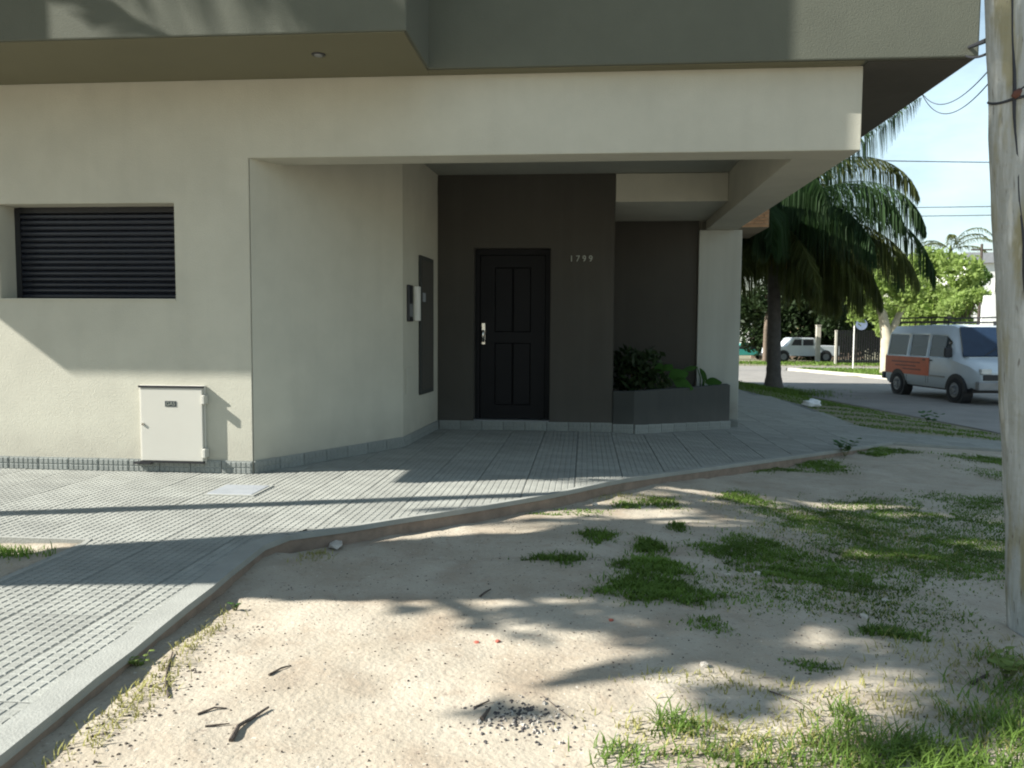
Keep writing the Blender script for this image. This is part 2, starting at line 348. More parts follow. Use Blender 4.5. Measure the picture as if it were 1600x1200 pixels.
for n, (dz, cx, cy, full) in enumerate(cand):
    tilt = math.atan(.065) if cx > .3 else 0; zz = G(cx, cy)+rng.uniform(-.0012, .0012)
    if n < 298:
        me = near
        if not full:
            me = near.copy(); bm = bmesh.new(); bm.from_mesh(me)
            best = None
            for P, Q in zip(POLY, POLY[1:]+POLY[:1]):
                a = Vector(P); b = Vector(Q); t = max(0, min(1, (Vector((cx, cy))-a).dot(b-a)/(b-a).length_squared)); d = (Vector((cx, cy))-(a+(b-a)*t)).length
                if best is None or d < best[0]: best = (d, a, b)
            _, a, b = best; nn = Vector((b.y-a.y, a.x-b.x)).normalized()
            bmesh.ops.bisect_plane(bm, geom=bm.verts[:]+bm.edges[:]+bm.faces[:], plane_co=(a.x-cx-nn.x*.01, a.y-cy-nn.y*.01, 0), plane_no=(nn.x, nn.y, 0), clear_outer=True)
            bm.to_mesh(me); bm.free()
            if not len(me.polygons): continue
        o = link('tile', me, None, pav, (cx, cy, zz)); o.rotation_euler = (0, tilt, 0)
    elif full:
        q = T/2-.003; p4 = T/4
        for a in range(4):
            for b in range(4):
                x0 = cx-q+a*p4; y0 = cy-q+b*p4; e = p4-.005
                c = [(x0, y0), (x0+e, y0), (x0+e, y0+e), (x0, y0+e)]
                far_b.add([(x, y, G(x, y)) for x, y in c]+[(x, y, G(x, y)-.006) for x, y in c], [(0, 1, 2, 3), (4, 5, 1, 0), (5, 6, 2, 1), (6, 7, 3, 2), (7, 4, 0, 3)])
tag(far_b.build('tile_field', 'tile', pav), kind='stuff')
# small metal inspection plate let into the pavement
cp = thing('inspection_cover', 'small pale metal inspection cover set into the sunlit pavement below the gas cabinet', 'manhole cover', (-2.63, 5.95, 0))
MB().box((-.20, -.20, -.01), (.20, .20, .008)).build('frame', 'border', cp, bevel=.002); MB().box((-.175, -.175, .004), (.175, .175, .0115)).build('lid', 'plate', cp, bevel=.003)

# ------------------------------------------------------------------ house
H = thing('house', 'cream and dark grey rendered corner house with overhanging upper floor and recessed entrance', 'house')
def grid_wall(xs, zs, empty, y0, y1):
    b = MB(); nxx, nzz = len(xs)-1, len(zs)-1
    full = lambda i, k: 0 <= i < nxx and 0 <= k < nzz and (i, k) not in empty
    for i in range(nxx):
        for k in range(nzz):
            if not full(i, k): continue
            x0, x1, z0, z1 = xs[i], xs[i+1], zs[k], zs[k+1]
            b.add([(x0, y0, z0), (x1, y0, z0), (x1, y0, z1), (x0, y0, z1)], [(0, 1, 2, 3)])
            b.add([(x0, y1, z0), (x1, y1, z0), (x1, y1, z1), (x0, y1, z1)], [(3, 2, 1, 0)])
            if not full(i-1, k): b.add([(x0, y0, z0), (x0, y1, z0), (x0, y1, z1), (x0, y0, z1)], [(3, 2, 1, 0)])
            if not full(i+1, k): b.add([(x1, y0, z0), (x1, y1, z0), (x1, y1, z1), (x1, y0, z1)], [(0, 1, 2, 3)])
            if not full(i, k-1): b.add([(x0, y0, z0), (x1, y0, z0), (x1, y1, z0), (x0, y1, z0)], [(3, 2, 1, 0)])
            if not full(i, k+1): b.add([(x0, y0, z1), (x1, y0, z1), (x1, y1, z1), (x0, y1, z1)], [(0, 1, 2, 3)])
    return b
def weld(o, bev=0, seg=2):
    bm = bmesh.new(); bm.from_mesh(o.data); bmesh.ops.remove_doubles(bm, verts=bm.verts, dist=1e-4)
    bmesh.ops.dissolve_limit(bm, angle_limit=.01, verts=bm.verts, edges=bm.edges)
    if bev:
        es = [e for e in bm.edges if len(e.link_faces) == 2 and e.calc_face_angle(0) > .5]
        bmesh.ops.bevel(bm, geom=es, offset=bev, segments=seg, affect='EDGES')
    bmesh.ops.recalc_face_normals(bm, faces=bm.faces); bm.to_mesh(o.data); bm.free(); return o
ZS = 3.315
front = weld(grid_wall([-10, -5.07, -3.48, -2.82, 2.14], [-.25, 1.495, 2.305, 2.67, ZS], {(1, 1), (3, 0), (3, 1), (3, 2)}, 6.67, 6.98).build('front_wall', 'cream', H), .004)
# splayed wall and inner wall of the entrance
MB().prism([(-2.816, 6.676), (-1.9, 8.4), (-1.82, 10.0), (-2.1, 10.0), (-2.2, 8.5), (-2.816, 7.3)], -.25, 2.668 + .6).build('splayed_wall', 'cream', H, bevel=.012, seg=2)
MB().box((1.70, 6.985, 2.672), (2.138, 11.74, ZS)).build('side_beam', 'cream', H, bevel=.012, seg=2)
weld(grid_wall([-1.82, -1.37, -.42, .36], [-.25, .10, 2.25, 3.14], {(1, 1)}, 10.0, 10.22).build('entrance_wall', 'dark_taupe', H), .008)
MB().box((-1.9, 6.985, 3.142), (1.698, 10.4, 3.30)).build('ceiling', 'ceiling_grey', H)
MB().box((.362, 10.0, 2.80), (1.698, 11.78, 3.138)).build('lowered_ceiling', 'cream', H, bevel=.006)
MB().box((.2, 11.785, -.35), (1.60, 11.95, 3.1)).build('recess_wall', 'dark_taupe', H)
MB().box((.34, 10.225, -.25), (.36, 11.78, 3.1)).build('recess_side', 'dark_taupe', H)
MB().box((1.605, 11.745, -.4), (2.2, 12.3, 2.668)).build('pillar', 'pillar_grey', H, bevel=.01, seg=2)
MB().box((1.70, 11.745, 2.672), (2.138, 12.3, ZS)).build('pillar_head', 'cream', H)
MB().box((-9.9, 12.4, -.6), (2.05, 19.9, 3.30)).build('rear_wall', 'cream', H)
# planter
PL = [(.36, 9.985), (.62, 9.985), (2.03, 11.50), (2.03, 11.74), (1.6, 11.78), (.362, 11.78), (.362, 10.24)]
mbp = MB(); mbp.prism([(.362, 9.985), (.62, 9.985), (2.04, 11.50), (2.04, 11.735), (1.91, 11.735), (1.91, 11.55), (.56, 10.11), (.362, 10.11)], -.3, .50)
mbp.build('planter_wall', 'planter_grey', H, bevel=.012, seg=2)
MB().prism([(.364, 10.112), (.558, 10.112), (1.905, 11.552), (1.905, 11.733), (.364, 11.733)], .2, .43).build('planter_soil', 'soil', H)
# upper floor volumes
TOP = 6.4
b = MB().box((-7.8, 5.685, ZS+.003), (-1.255, 6.515, TOP)); b.build('upper_wall', 'grey_green', H, bevel=.012, seg=2)
MB().box((-7.8, 6.52, ZS+.003), (2.93, 20.0, TOP)).build('upper_wall', 'grey_green', H, bevel=.012, seg=2)
MB().box((-7.78, 5.70, ZS-.004), (-1.275, 6.664, ZS+.0015)).build('soffit', 'olive_soffit', H)
MB().box((-1.273, 6.545, ZS-.004), (2.11, 6.664, ZS+.0015)).build('soffit', 'olive_soffit', H)
MB().box((2.143, 6.56, ZS-.004), (2.91, 20, ZS+.0015)).build('soffit', 'dark_taupe', H)
MB().box((-6.05, 5.1, ZS+.01), (-5.85, 5.68, TOP)).build('shadow_fin', 'grey_green', H, bevel=.01)  # fin out of view, added to shade the left end of the upper front
# downlights
def downlight(x, y, z):
    b = MB(); b.tube([(x, y, z-.012), (x, y, z+.004)], [.05, .055], 20); o = b.build('downlight', 'black_metal', H)
    b = MB(); b.tube([(x, y, z-.018), (x, y, z-.008)], [.03, .034], 16); b.build('lens', 'rim', o)
downlight(-2.02, 6.10, ZS); downlight(-.95, 9.15, 3.142)
# roller shutter
sh = MB().box((-5.07, 6.875, 1.50), (-5.02, 6.90, 2.30)).build('roller_shutter', 'black_metal', H)
MB().box((-3.53, 6.875, 1.50), (-3.48, 6.90, 2.30)).build('guide_rail', 'black_metal', sh); MB().box((-5.02, 6.87, 2.255), (-3.53, 6.90, 2.305)).build('head_rail', 'black_metal', sh)
MB().box((-5.07, 6.93, 1.49), (-3.48, 6.96, 2.31)).build('backing', 'black_metal', sh)
n = 15; p = .755/n; sl = MB(); prof = [(6.905, 0), (6.893, .006), (6.884, p*.35), (6.884, p*.6), (6.893, p-.010), (6.905, p-.004), (6.92, p-.004), (6.92, 0)]
sl.add([(-5.02, y, z) for y, z in prof]+[(-3.53, y, z) for y, z in prof], [tuple(range(8))[::-1], tuple(range(8, 16))]+[(i, i+8, (i+1) % 8+8, (i+1) % 8)[::-1] for i in range(8)])
me = sl.mesh('slat'); me.materials.append(M['slat'])
for i in range(n): link('slat', me, None, sh, (0, 0, 1.5+i*p))
MB().box((-5.07, 6.66, 1.478), (-3.48, 6.90, 1.494)).build('sill', 'cream', H)
# plinth tiles
pt = MB(); tw, th = .268, .115; pt.box((-tw/2+.002, -.012, 0), (tw/2-.002, 0, th))
for i in range(6):
    for j in range(2):
        x0 = -tw/2+.006+i*(tw-.012)/6; z0 = .008+j*.052; pt.add([(x0, -.012, z0), (x0+.036, -.012, z0), (x0+.036, -.012, z0+.044), (x0, -.012, z0+.044), (x0+.003, -.017, z0+.003), (x0+.033, -.017, z0+.003), (x0+.033, -.017, z0+.041), (x0+.003, -.017, z0+.041)],
                                                                  [(4, 5, 6, 7), (0, 1, 5, 4), (1, 2, 6, 5), (2, 3, 7, 6), (3, 0, 4, 7)])
ptm = pt.mesh('plinth_tile'); ptm.materials.append(M['plinth'])
def plinth(a, b, zo=None, skip=()):
    a = Vector(a); b = Vector(b); d = b-a; n = max(1, round(d.length/.27)); an = math.atan2(d.y, d.x)
    for i in range(n):
        if i in skip: continue
        p_ = a+d*(i+.5)/n; o = link('plinth_tile', ptm, None, H, (p_.x, p_.y, G(p_.x, p_.y)-.006+(zo or 0))); o.rotation_euler = (0, math.atan(.065) if p_.x > .5 else 0, an); o.scale = (d.length/n/.27, 1, 1)
plinth((-6.42, 6.668), (-2.82, 6.668)); plinth((-2.815, 6.672), (-1.897, 8.4)); plinth((-1.897, 8.4), (-1.82, 9.985)); plinth((-1.80, 9.998), (.36, 9.998)); plinth((.36, 9.983), (.62, 9.983)); plinth((.625, 9.985), (2.045, 11.50)); plinth((2.06, 11.743), (2.2, 11.743))
# gas cabinet
gb = MB().box((-3.81, 6.640, .085), (-3.225, 6.668, .755)).build('gas_cabinet', 'cab_paint', H, bevel=.004)
dr = MB().box((-3.785, 6.612, .105), (-3.235, 6.637, .735)).build('cabinet_door', 'cab_paint', gb, bevel=.005, seg=2)
MB().box((-3.80, 6.605, .735), (-3.23, 6.64, .752)).build('top_rail', 'black_metal', gb); MB().box((-3.80, 6.605, .088), (-3.23, 6.64, .103)).build('bottom_rail', 'black_metal', gb)
for z in (.60, .14): MB().box((-3.234, 6.585, z), (-3.205, 6.662, z+.075)).build('hinge', 'cab_paint', gb, bevel=.004)
MB().box((-3.565, 6.6085, .575), (-3.465, 6.6115, .622)).build('name_plate', 'black_text', gb)
text_mesh('letters', 'GAS', .045, .0006, 'digit', gb, Matrix.Translation((-3.515, 6.6072, .598)) @ Matrix.Rotation(R(90), 4, 'X'))
MB().tube([(-3.765, 6.60, .42), (-3.765, 6.62, .42)], .012, 10).build('lock', 'chrome', gb)
MB().box((-3.86, 6.60, .075), (-3.70, 6.66, .09)).build('bracket', 'black_metal', gb)
# entrance door
dw = MB().box((-1.37, 10.14, .10), (-1.31, 10.20, 2.25)).build('door', 'door_black', H)
MB().box((-.48, 10.14, .10), (-.42, 10.20, 2.25)).build('door_frame', 'door_black', dw); MB().box((-1.31, 10.14, 2.18), (-.48, 10.20, 2.25)).build('door_frame', 'door_black', dw)
weld(grid_wall([-1.305, -1.12, -.67, -.485], [.125, .30, 1.08, 1.22, 2.02, 2.175], {(1, 1), (1, 3)}, 10.15, 10.19).build('door_leaf', 'door_black', dw), .004, 1)
for z0, z1 in ((.30, 1.08), (1.22, 2.02)):
    for x0, x1 in ((-1.12, -.90), (-.89, -.67)):
        MB().box((x0+.004, 10.165, z0+.004), (x1-.004, 10.185, z1-.004)).build('door_panel', 'door_black', dw, bevel=.005)
MB().box((-1.5, 10.225, .0), (-.3, 10.26, 2.4)).build('backing', 'door_black', dw)  # hidden panel added to stop light leaking round the door
MB().box((-1.38, 10.02, .085), (-.41, 10.20, .122)).build('threshold', 'rim', dw, bevel=.004)
MB().box((-1.285, 10.138, 1.06), (-1.24, 10.149, 1.33)).build('handle_plate', 'chrome', dw, bevel=.004)
MB().tube([(-1.262, 10.14, 1.23), (-1.262, 10.085, 1.23), (-1.262, 10.075, 1.21), (-1.262, 10.075, 1.09)], .014, 8).build('handle', 'chrome', dw, smooth=True)
MB().tube([(-1.262, 10.14, 1.30), (-1.262, 10.12, 1.30)], .02, 10).build('lock_cylinder', 'chrome', dw)
# house number
hn = MB().box((-.195, 9.9975, 2.02), (-.190, 9.9985, 2.025)).build('house_number', 'dark_taupe', H)
for i, ch in enumerate('1799'): text_mesh('digit', ch, .105, .006, 'digit', hn, Matrix.Translation((-.165+i*.078, 9.990, 2.115)) @ Matrix.Rotation(R(90), 4, 'X'))
# fittings on the inner wall (its face runs from (-1.9,8.4) to (-1.82,10))
def inner(name, y0, y1, z0, z1, t, m, parent=H, **k):
    X = lambda y: -1.9+.08*(y-8.4)/1.6
    b = MB(); b.prism([(X(y0)+.002, y0), (X(y0)+t, y0), (X(y1)+t, y1), (X(y1)+.002, y1)], z0, z1); return b.build(name, m, parent, **k)
mp_ = inner('meter_panel', 9.05, 9.66, .50, 2.08, .03, 'planter_grey', bevel=.004)
inner('panel_door', 9.09, 9.62, .55, 2.03, .036, 'dark_taupe', mp_); inner('panel_label', 9.10, 9.22, 1.56, 1.66, .042, 'plate', mp_)
ic = inner('intercom', 8.55, 8.72, 1.33, 1.72, .03, 'black_metal', bevel=.004); inner('keypad', 8.575, 8.695, 1.38, 1.52, .034, 'rim', ic)
lb = inner('letter_box', 8.86, 8.96, 1.34, 1.72, .05, 'white_paint', bevel=.006)
inner('socket_plate', 8.5, 8.72, .55, .83, .01, 'cream', bevel=.003)

# brick neighbour behind, only a corner of its balcony shows past the pillar
BH = thing('brick_house', 'orange brick house behind the pillar with a projecting brick balcony', 'house', (0, 0, 0))
MB().box((-9, 20.05, -1), (2.9, 26.5, 6.2)).build('wall', 'mortar', BH); MB().box((-9.1, 20.03, 6.2), (3.05, 26.6, 6.35)).build('roof', 'roof_grey', BH)
bx0, bx1, by, bz0, bz1 = 2.945, 4.41, 20.12, 3.74, 4.8
bal = MB().box((bx0, by+.02, bz0), (bx1-.02, 22.5, bz1)).build('balcony', 'mortar', BH)
bk = MB().box((-.115, -.012, 0), (.115, .03, .062)).mesh('brick'); bk.materials.append(M['brick'])
for k in range(13):
    xs_ = [(bx0+.12+.24*i, 1) for i in range(6)] if k % 2 == 0 else [(bx0+.06, .47)]+[(bx0+.24+.24*i, 1) for i in range(5)]+[(bx0+1.38, .47)]
    for x, sc_ in xs_: link('brick', bk, None, BH, (x, by, bz0+.006+k*.076)).scale = (sc_, 1, 1)

# ------------------------------------------------------------------ vegetation builders
def frond_quads(base, az, el0, L_, droop, nl=60, ll=.75, hang=1.0, wd=.035, seg=16, seed=0, rach=.03, start=.12):
    rg = np.random.default_rng(seed); P = []; p = np.array(base, float); T_ = []
    for i in range(seg+1):
        t = i/seg; el = el0-droop*t**1.35; a = az+.12*math.sin(seed+2*t)*t
        d = np.array([math.cos(el)*math.sin(a), math.cos(el)*math.cos(a), math.sin(el)]); P.append(p.copy()); T_.append(d); p = p+d*L_/seg
    P = np.array(P); T_ = np.array(T_); Q = []
    for i in range(seg):        # rachis: two crossed ribbons
        w0 = rach*(1-i/seg*.8); w1 = rach*(1-(i+1)/seg*.8); d = T_[i]; s = np.cross(d, [0, 0, 1]); s /= np.linalg.norm(s)+1e-6; uu = np.cross(s, d)
        for ax in (s, uu): Q.append([P[i]-ax*w0/2, P[i]+ax*w0/2, P[i+1]+ax*w1/2, P[i+1]-ax*w1/2])
    for k in range(nl):
        t = start+(1-start)*(k+rg.uniform(-.3, .3))/nl; t = min(max(t, 0), .999); i = int(t*seg); fr = t*seg-i
        c = P[i]*(1-fr)+P[i+1]*fr; d = T_[i]; s = np.cross(d, [0, 0, 1]); s /= np.linalg.norm(s)+1e-6; uu = np.cross(s, d)
        l = ll*(math.sin(math.pi*min(1, .22+t*.80))**.6)*rg.uniform(.75, 1.15)
        for sg in (-1, 1):
            dd = s*sg*rg.uniform(.7, 1)+d*rg.uniform(.3, .8)+uu*rg.uniform(-.3, .35)-np.array([0, 0, 1])*hang*.35; dd /= np.linalg.norm(dd)
            m1 = c+dd*l*.38; d2 = dd*.45-np.array([0, 0, 1])*hang*rg.uniform(.6, 1.1)+d*.1; d2 /= np.linalg.norm(d2); e = m1+d2*l*.62
            ww = np.cross(dd, d)+rg.normal(0, .3, 3); ww /= np.linalg.norm(ww)+1e-6; w_ = wd*rg.uniform(.7, 1.2)
            Q.append([c-ww*w_*.3, c+ww*w_*.3, m1+ww*w_*.5, m1-ww*w_*.5]); Q.append([m1-ww*w_*.5, m1+ww*w_*.5, e+ww*w_*.08, e-ww*w_*.08])
    return Q
def palm(label, loc, h, fronds, trunk_r=(.24, .18), lean=(0, 0), group=None, leafm='palm_leaf', nl=60, ll=.75, hang=1, wd=.035, name='palm_tree', fruit=False):
    t = thing(name, label, 'palm tree', loc, 0, group); n = 14
    b = MB(); pts = []; rd = []
    for i in range(n*3+1):
        q = i/(n*3); flare = .9*trunk_r[0]*math.exp(-q*h/.25); pts.append((lean[0]*q*q, lean[1]*q*q, -.15+q*(h+.15))); rd.append(trunk_r[0]*(1-q)+trunk_r[1]*q+flare+(.012 if i % 3 == 0 else 0))
    b.tube(pts, rd, 14); b.build('trunk', 'palm_bark', t, smooth=True)
    top = (lean[0], lean[1], h)
    b = MB(); b.tube([(top[0], top[1], h-.3), (top[0], top[1], h), (top[0], top[1], h+.55)], [trunk_r[1]*1.1, trunk_r[1]*1.25, .05], 10); b.build('crown_shaft', 'palm_olive', t, smooth=True)
    for k, fr in enumerate(fronds):
        az, el, L_, dr = fr[:4]; mm = fr[4] if len(fr) > 4 else leafm; o_ = .15*k/len(fronds)
        Q = frond_quads((top[0]+.08*math.sin(az), top[1]+.08*math.cos(az), h+.1+o_), az, el, L_, dr, nl, ll, hang, wd, seed=k*13+int(abs(loc[0]*10)))
        quads('frond', Q, mm, t)
    if fruit:
        for k in range(3):
            b = MB(); rg = random.Random(k); a0 = R(100)+k*1.5
            for q in range(26):
                x = top[0]+.45*math.sin(a0)+rg.uniform(-.12, .12); y = top[1]-.4+rg.uniform(-.12, .12)
                b.tube([(top[0], top[1]-.1, h-.1), (x, y, h-.35), (x, y, h-.6-rg.uniform(.2, .7))], [.01, .012, .008], 4)
            b.build('fruit_stalk', 'fruit', t)
    return t
def leaf_cloud(blobs, n, size, seed=0, flat=.0):
    rg = np.random.default_rng(seed); vol = np.array([b[3]*b[4]*b[5] for b in blobs]); vol = vol/vol.sum(); Q = []
    cid = rg.choice(len(blobs), n, p=vol); B = np.array(blobs)[cid]
    d = rg.normal(0, 1, (n, 3)); d /= np.linalg.norm(d, axis=1)[:, None]; rr = rg.uniform(.25, 1, n)**.45
    ce = B[:, :3]+d*rr[:, None]*B[:, 3:6]*rg.uniform(.82, 1.12, (n, 1))
    a = rg.normal(0, 1, (n, 3)); a /= np.linalg.norm(a, axis=1)[:, None]; c = np.cross(a, rg.normal(0, 1, (n, 3))); c /= np.linalg.norm(c, axis=1)[:, None]
    s = size*rg.uniform(.6, 1.3, (n, 1))
    return np.stack([ce-a*s, ce+c*s*.45, ce+a*s, ce-c*s*.45], axis=1)
def tree(label, loc, h, cw, ch, n=5000, size=.16, leafm='leaf_mid', tr=.16, group=None, seed=1, name='leafy_tree', bark='bark', nb=12, forks=5, cat='tree', skew=(0, 0)):
    t = thing(name, label, cat, loc, 0, group); rg = random.Random(seed); b = MB(); tops = []
    z1 = h-ch*.75
    b.tube([(0, 0, -.3), (0, 0, .15), (.06*tr, 0, z1*.6), (.1, .05, z1)], [tr*1.5, tr*1.1, tr*.95, tr*.8], 10)
    blobs = []
    for k in range(nb):
        a = rg.uniform(0, 6.28); q = rg.uniform(.1, .75)*cw; zz = h-ch+ch*rg.uniform(.22, .82); s = cw*rg.uniform(.28, .48)
        fall = math.sqrt(max(.15, 1-((zz-(h-ch*.5))/(ch*.6))**2)); x, y = q*fall*math.cos(a)+skew[0], q*fall*math.sin(a)+skew[1]
        blobs.append((x, y, zz, s, s, s*.72*min(1.2, ch/cw)))
        if k < forks+3: b.tube([(.1, .05, z1-.1), (x*.4, y*.4, z1+(zz-z1)*.5), (x*.9, y*.9, zz)], [tr*.55, tr*.35, tr*.12], 6)
    b.build('trunk', bark, t, smooth=True)
    quads('crown', leaf_cloud(blobs, n, size, seed), leafm, t); return t

# ------------------------------------------------------------------ palm by the pavement
fr = []
specs = [(92, 66, 5.5, 2.65), (88, 24, 6.0, 2.1), (98, 60, 5.3, .85), (104, 45, 5.2, 2.4), (80, 12, 5.0, 1.7), (112, 8, 4.9, 1.6), (128, 42, 4.6, 2.3), (150, 20, 4.5, 1.9), (172, 48, 4.2, 2.3), (195, 22, 4.2, 1.9),
         (215, 52, 4.2, 2.4), (240, 25, 4.0, 2.0), (265, 45, 4.2, 2.3), (290, 25, 4.2, 2.0), (315, 48, 4.2, 2.4), (340, 25, 4.2, 2.0), (5, 50, 4.2, 2.4), (28, 20, 4.3, 1.9), (50, 40, 4.6, 2.3), (66, 8, 4.6, 1.6),
         (106, -14, 4.2, 1.2), (84, -20, 4.0, 1.1), (62, -18, 3.8, 1.1), (134, -18, 3.9, 1.1), (168, -20, 3.6, 1.0), (214, -20, 3.4, 1.0), (250, -18, 3.4, 1.0), (30, -20, 3.5, 1.0), (120, -35, 3.4, .9), (75, -38, 3.2, .8)]
for i, (a, e, l, d) in enumerate(specs): fr.append((R(a), R(e), l, d, 'palm_olive' if e < 0 else ('palm_leaf' if i % 5 else 'palm_olive')))
palm('tall palm with long drooping fronds growing from the grass mound beside the pavement', (5.62, 24.6, -.40), 4.7, fr, (.20, .17), (-.15, 0), nl=215, ll=1.6, hang=3.6, wd=.042, fruit=True)
# palms standing to the left of the view whose shade falls on the lot and the facade
def ring(n, el, L_, dr, ph=0, jit=.25, seed=3):
    rg = random.Random(seed); return [(ph+2*math.pi*i/n+rg.uniform(-jit, jit), R(el)+rg.uniform(-.15, .2), L_*rg.uniform(.85, 1.1), dr*rg.uniform(.9, 1.1)) for i in range(n)]
palm('stout palm standing left of the tiled walkway, its fronds shading the dirt lot', (-5.9, 3.07, -.1), 4.95, [q for q in [(R(150), R(32), 3.4, 1.0), (R(172), R(38), 3.5, 1.1), (R(205), R(42), 3.4, 1.2), (R(188), R(60), 3.4, 1.5), (R(140), R(45), 3.2, 1.1)]+ring(12, 50, 2.8, 2.1)+ring(13, 22, 2.7, 1.6, .3, seed=5)+ring(9, -5, 2.0, 1.0, .1, seed=8) if not (R(190) < q[0] % 6.283 < R(285) and q[1] < R(35)) and not ((q[0] % 6.283 < R(95) or q[0] % 6.283 > R(280)) and q[1] < R(42))], (.27, .38), nl=75, ll=.42, hang=.8, wd=.07)
palm('slender palm standing left of the walkway close to the house front', (-6.6, 4.23, -.1), 7.3, ring(9, 50, 1.9, 2.2, seed=9)+ring(8, 15, 1.7, 1.6, .4, seed=11), (.085, .07), nl=55, ll=.6, hang=1.0, wd=.045)

tree('leafy tree added left of the view to shade the pole, nearer the street than the palms', (-6.0, 0, -.1), 8.4, 1.5, 3.2, 6500, .12, 'leaf_mid', .12, None, 43, skew=(.6, 1.5))  # unseen tree added to throw shade on the wooden pole

t = thing('forked_shade_tree', 'thick forked tree added beside the stout palm, its unseen crown shaped to shade the dirt', 'tree', (-6.35, 2.93, -.1)); b = MB()
b.tube([(0, 0, -.2), (0, 0, .2), (0, 0, 2.0)], [.36, .27, .26], 12); b.tube([(0, -.02, 1.8), (0, -.22, 3.0), (.1, -.55, 4.2), (.2, -.8, 5.4)], [.22, .20, .18, .08], 10); b.tube([(0, .02, 1.8), (0, .2, 3.0), (-.1, .42, 4.2), (-.1, .6, 5.6)], [.22, .2, .16, .08], 10)
for k in range(7): b.tube([(.1, -.55+.15*k, 3.6+.1*k), (.3*math.sin(k), -.9+.3*k, 5.2), (.6*math.sin(k), -1.2+.38*k, 6.0)], [.07, .05, .02], 6)
b.build('trunk', 'bark', t, smooth=True)
SH = [(-1.35, 4.25, .36, 4.3), (-.85, 4.32, .40, 4.6), (-.3, 4.4, .42, 4.9), (.2, 4.4, .42, 5.2), (.6, 3.95, .36, 5.4), (.95, 4.5, .48, 5.6), (.45, 5.15, .26, 5.3), (1.2, 5.45, .38, 5.9), (1.5, 4.15, .46, 5.8), (1.95, 4.8, .5, 6.0),
      (2.0, 5.8, .42, 6.2), (2.7, 5.3, .52, 6.3), (2.6, 6.35, .40, 6.5), (3.4, 6.1, .5, 6.6), (-.6, 5.08, .16, 4.6), (.15, 5.75, .18, 5.5), (1.1, 6.35, .2, 6.0),
      (-.80, 3.70, .10, 4.5), (-.35, 3.62, .15, 4.7), (.0, 3.72, .24, 4.9), (-.2, 3.36, .09, 4.6), (.4, 3.48, .2, 5.0), (.8, 3.32, .24, 5.2), (.25, 3.1, .08, 4.9), (-.22, 2.70, .12, 4.6), (.62, 2.92, .16, 5.0), (1.25, 3.55, .2, 5.4)]
cb = [(gx_-1.349*(z-.0)+6.35, gy_-.397*z-2.93, z, r_*.95, r_*.95, r_*.55) for gx_, gy_, r_, z in SH]  # leaf clumps set back along the sun so their shade lands on SH spots
for c_ in cb[:-5]: bb = MB().tube([(.1, -.1, 3.6), (c_[0]*.5, c_[1]*.5, 3.6+(c_[2]-3.6)*.6), c_[:3]], [.06, .04, .015], 6).build('bough', 'bark', t, smooth=True)
quads('crown', leaf_cloud([(c_[0], c_[1], c_[2], c_[3], c_[4], c_[5]) for c_ in cb]+[(0, -.05, 3.9, .33, .36, .6)], 9500, .085, 77), 'leaf_mid', t)

# ------------------------------------------------------------------ background along the side street
bgt = 'trees beyond the side street'
def at(px, d, z=None):     # a spot on the ground seen at image column px, d metres down the view axis
    q = (px-800)/1265; x = q*d*r.x+d*(-math.sin(yaw)); y = q*d*r.y+d*math.cos(yaw); return (x, y, (road_z(y)+.05) if z is None else z)
def Ht(py, d, px=1400): return EYE+(515+.006*(px-800)-py)/1265*d
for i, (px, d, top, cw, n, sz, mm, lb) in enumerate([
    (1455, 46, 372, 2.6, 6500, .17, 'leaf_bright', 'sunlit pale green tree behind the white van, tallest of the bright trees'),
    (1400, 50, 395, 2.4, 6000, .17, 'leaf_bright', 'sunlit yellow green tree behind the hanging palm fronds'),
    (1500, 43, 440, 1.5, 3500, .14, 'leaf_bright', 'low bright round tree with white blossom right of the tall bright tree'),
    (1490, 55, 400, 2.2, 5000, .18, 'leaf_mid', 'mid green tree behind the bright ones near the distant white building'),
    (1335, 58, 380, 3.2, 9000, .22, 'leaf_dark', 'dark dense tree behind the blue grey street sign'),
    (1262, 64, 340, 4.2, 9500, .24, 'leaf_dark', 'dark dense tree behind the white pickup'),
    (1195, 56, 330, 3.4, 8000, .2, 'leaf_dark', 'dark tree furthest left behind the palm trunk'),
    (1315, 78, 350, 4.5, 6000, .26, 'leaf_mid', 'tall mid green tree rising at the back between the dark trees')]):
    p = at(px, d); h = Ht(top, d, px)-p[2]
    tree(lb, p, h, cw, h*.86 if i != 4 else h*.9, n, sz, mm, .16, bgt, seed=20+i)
# pale forked trunk on the far verge
p = at(1386, 34); t = thing('pale_trunk_tree', 'pale forked tree trunk with sparse bright leaves at the kerb behind the van', 'tree', p)
b = MB(); b.tube([(0, 0, -.2), (0, 0, .3), (-.05, 0, 1.6), (-.25, 0, 2.6), (-.7, 0, 3.3)], [.34, .27, .24, .18, .08], 12); b.tube([(-.02, 0, 1.4), (.35, 0, 2.4), (.75, .1, 3.3)], [.2, .14, .07], 10); b.tube([(.3, .1, -.2), (.15, .05, 1.2), (.05, 0, 1.8)], [.18, .15, .12], 10)
b.build('trunk', 'pale_bark', t, smooth=True)
quads('crown', leaf_cloud([(-1.0, 0, 3.2, .75, .7, .55), (-.3, .2, 3.9, .8, .7, .6), (.7, 0, 3.6, .7, .7, .7), (-1.3, 0, 2.6, .4, .4, .5), (.25, -.2, 2.9, .35, .4, .3)], 2600, .12, 5), 'leaf_bright', t)
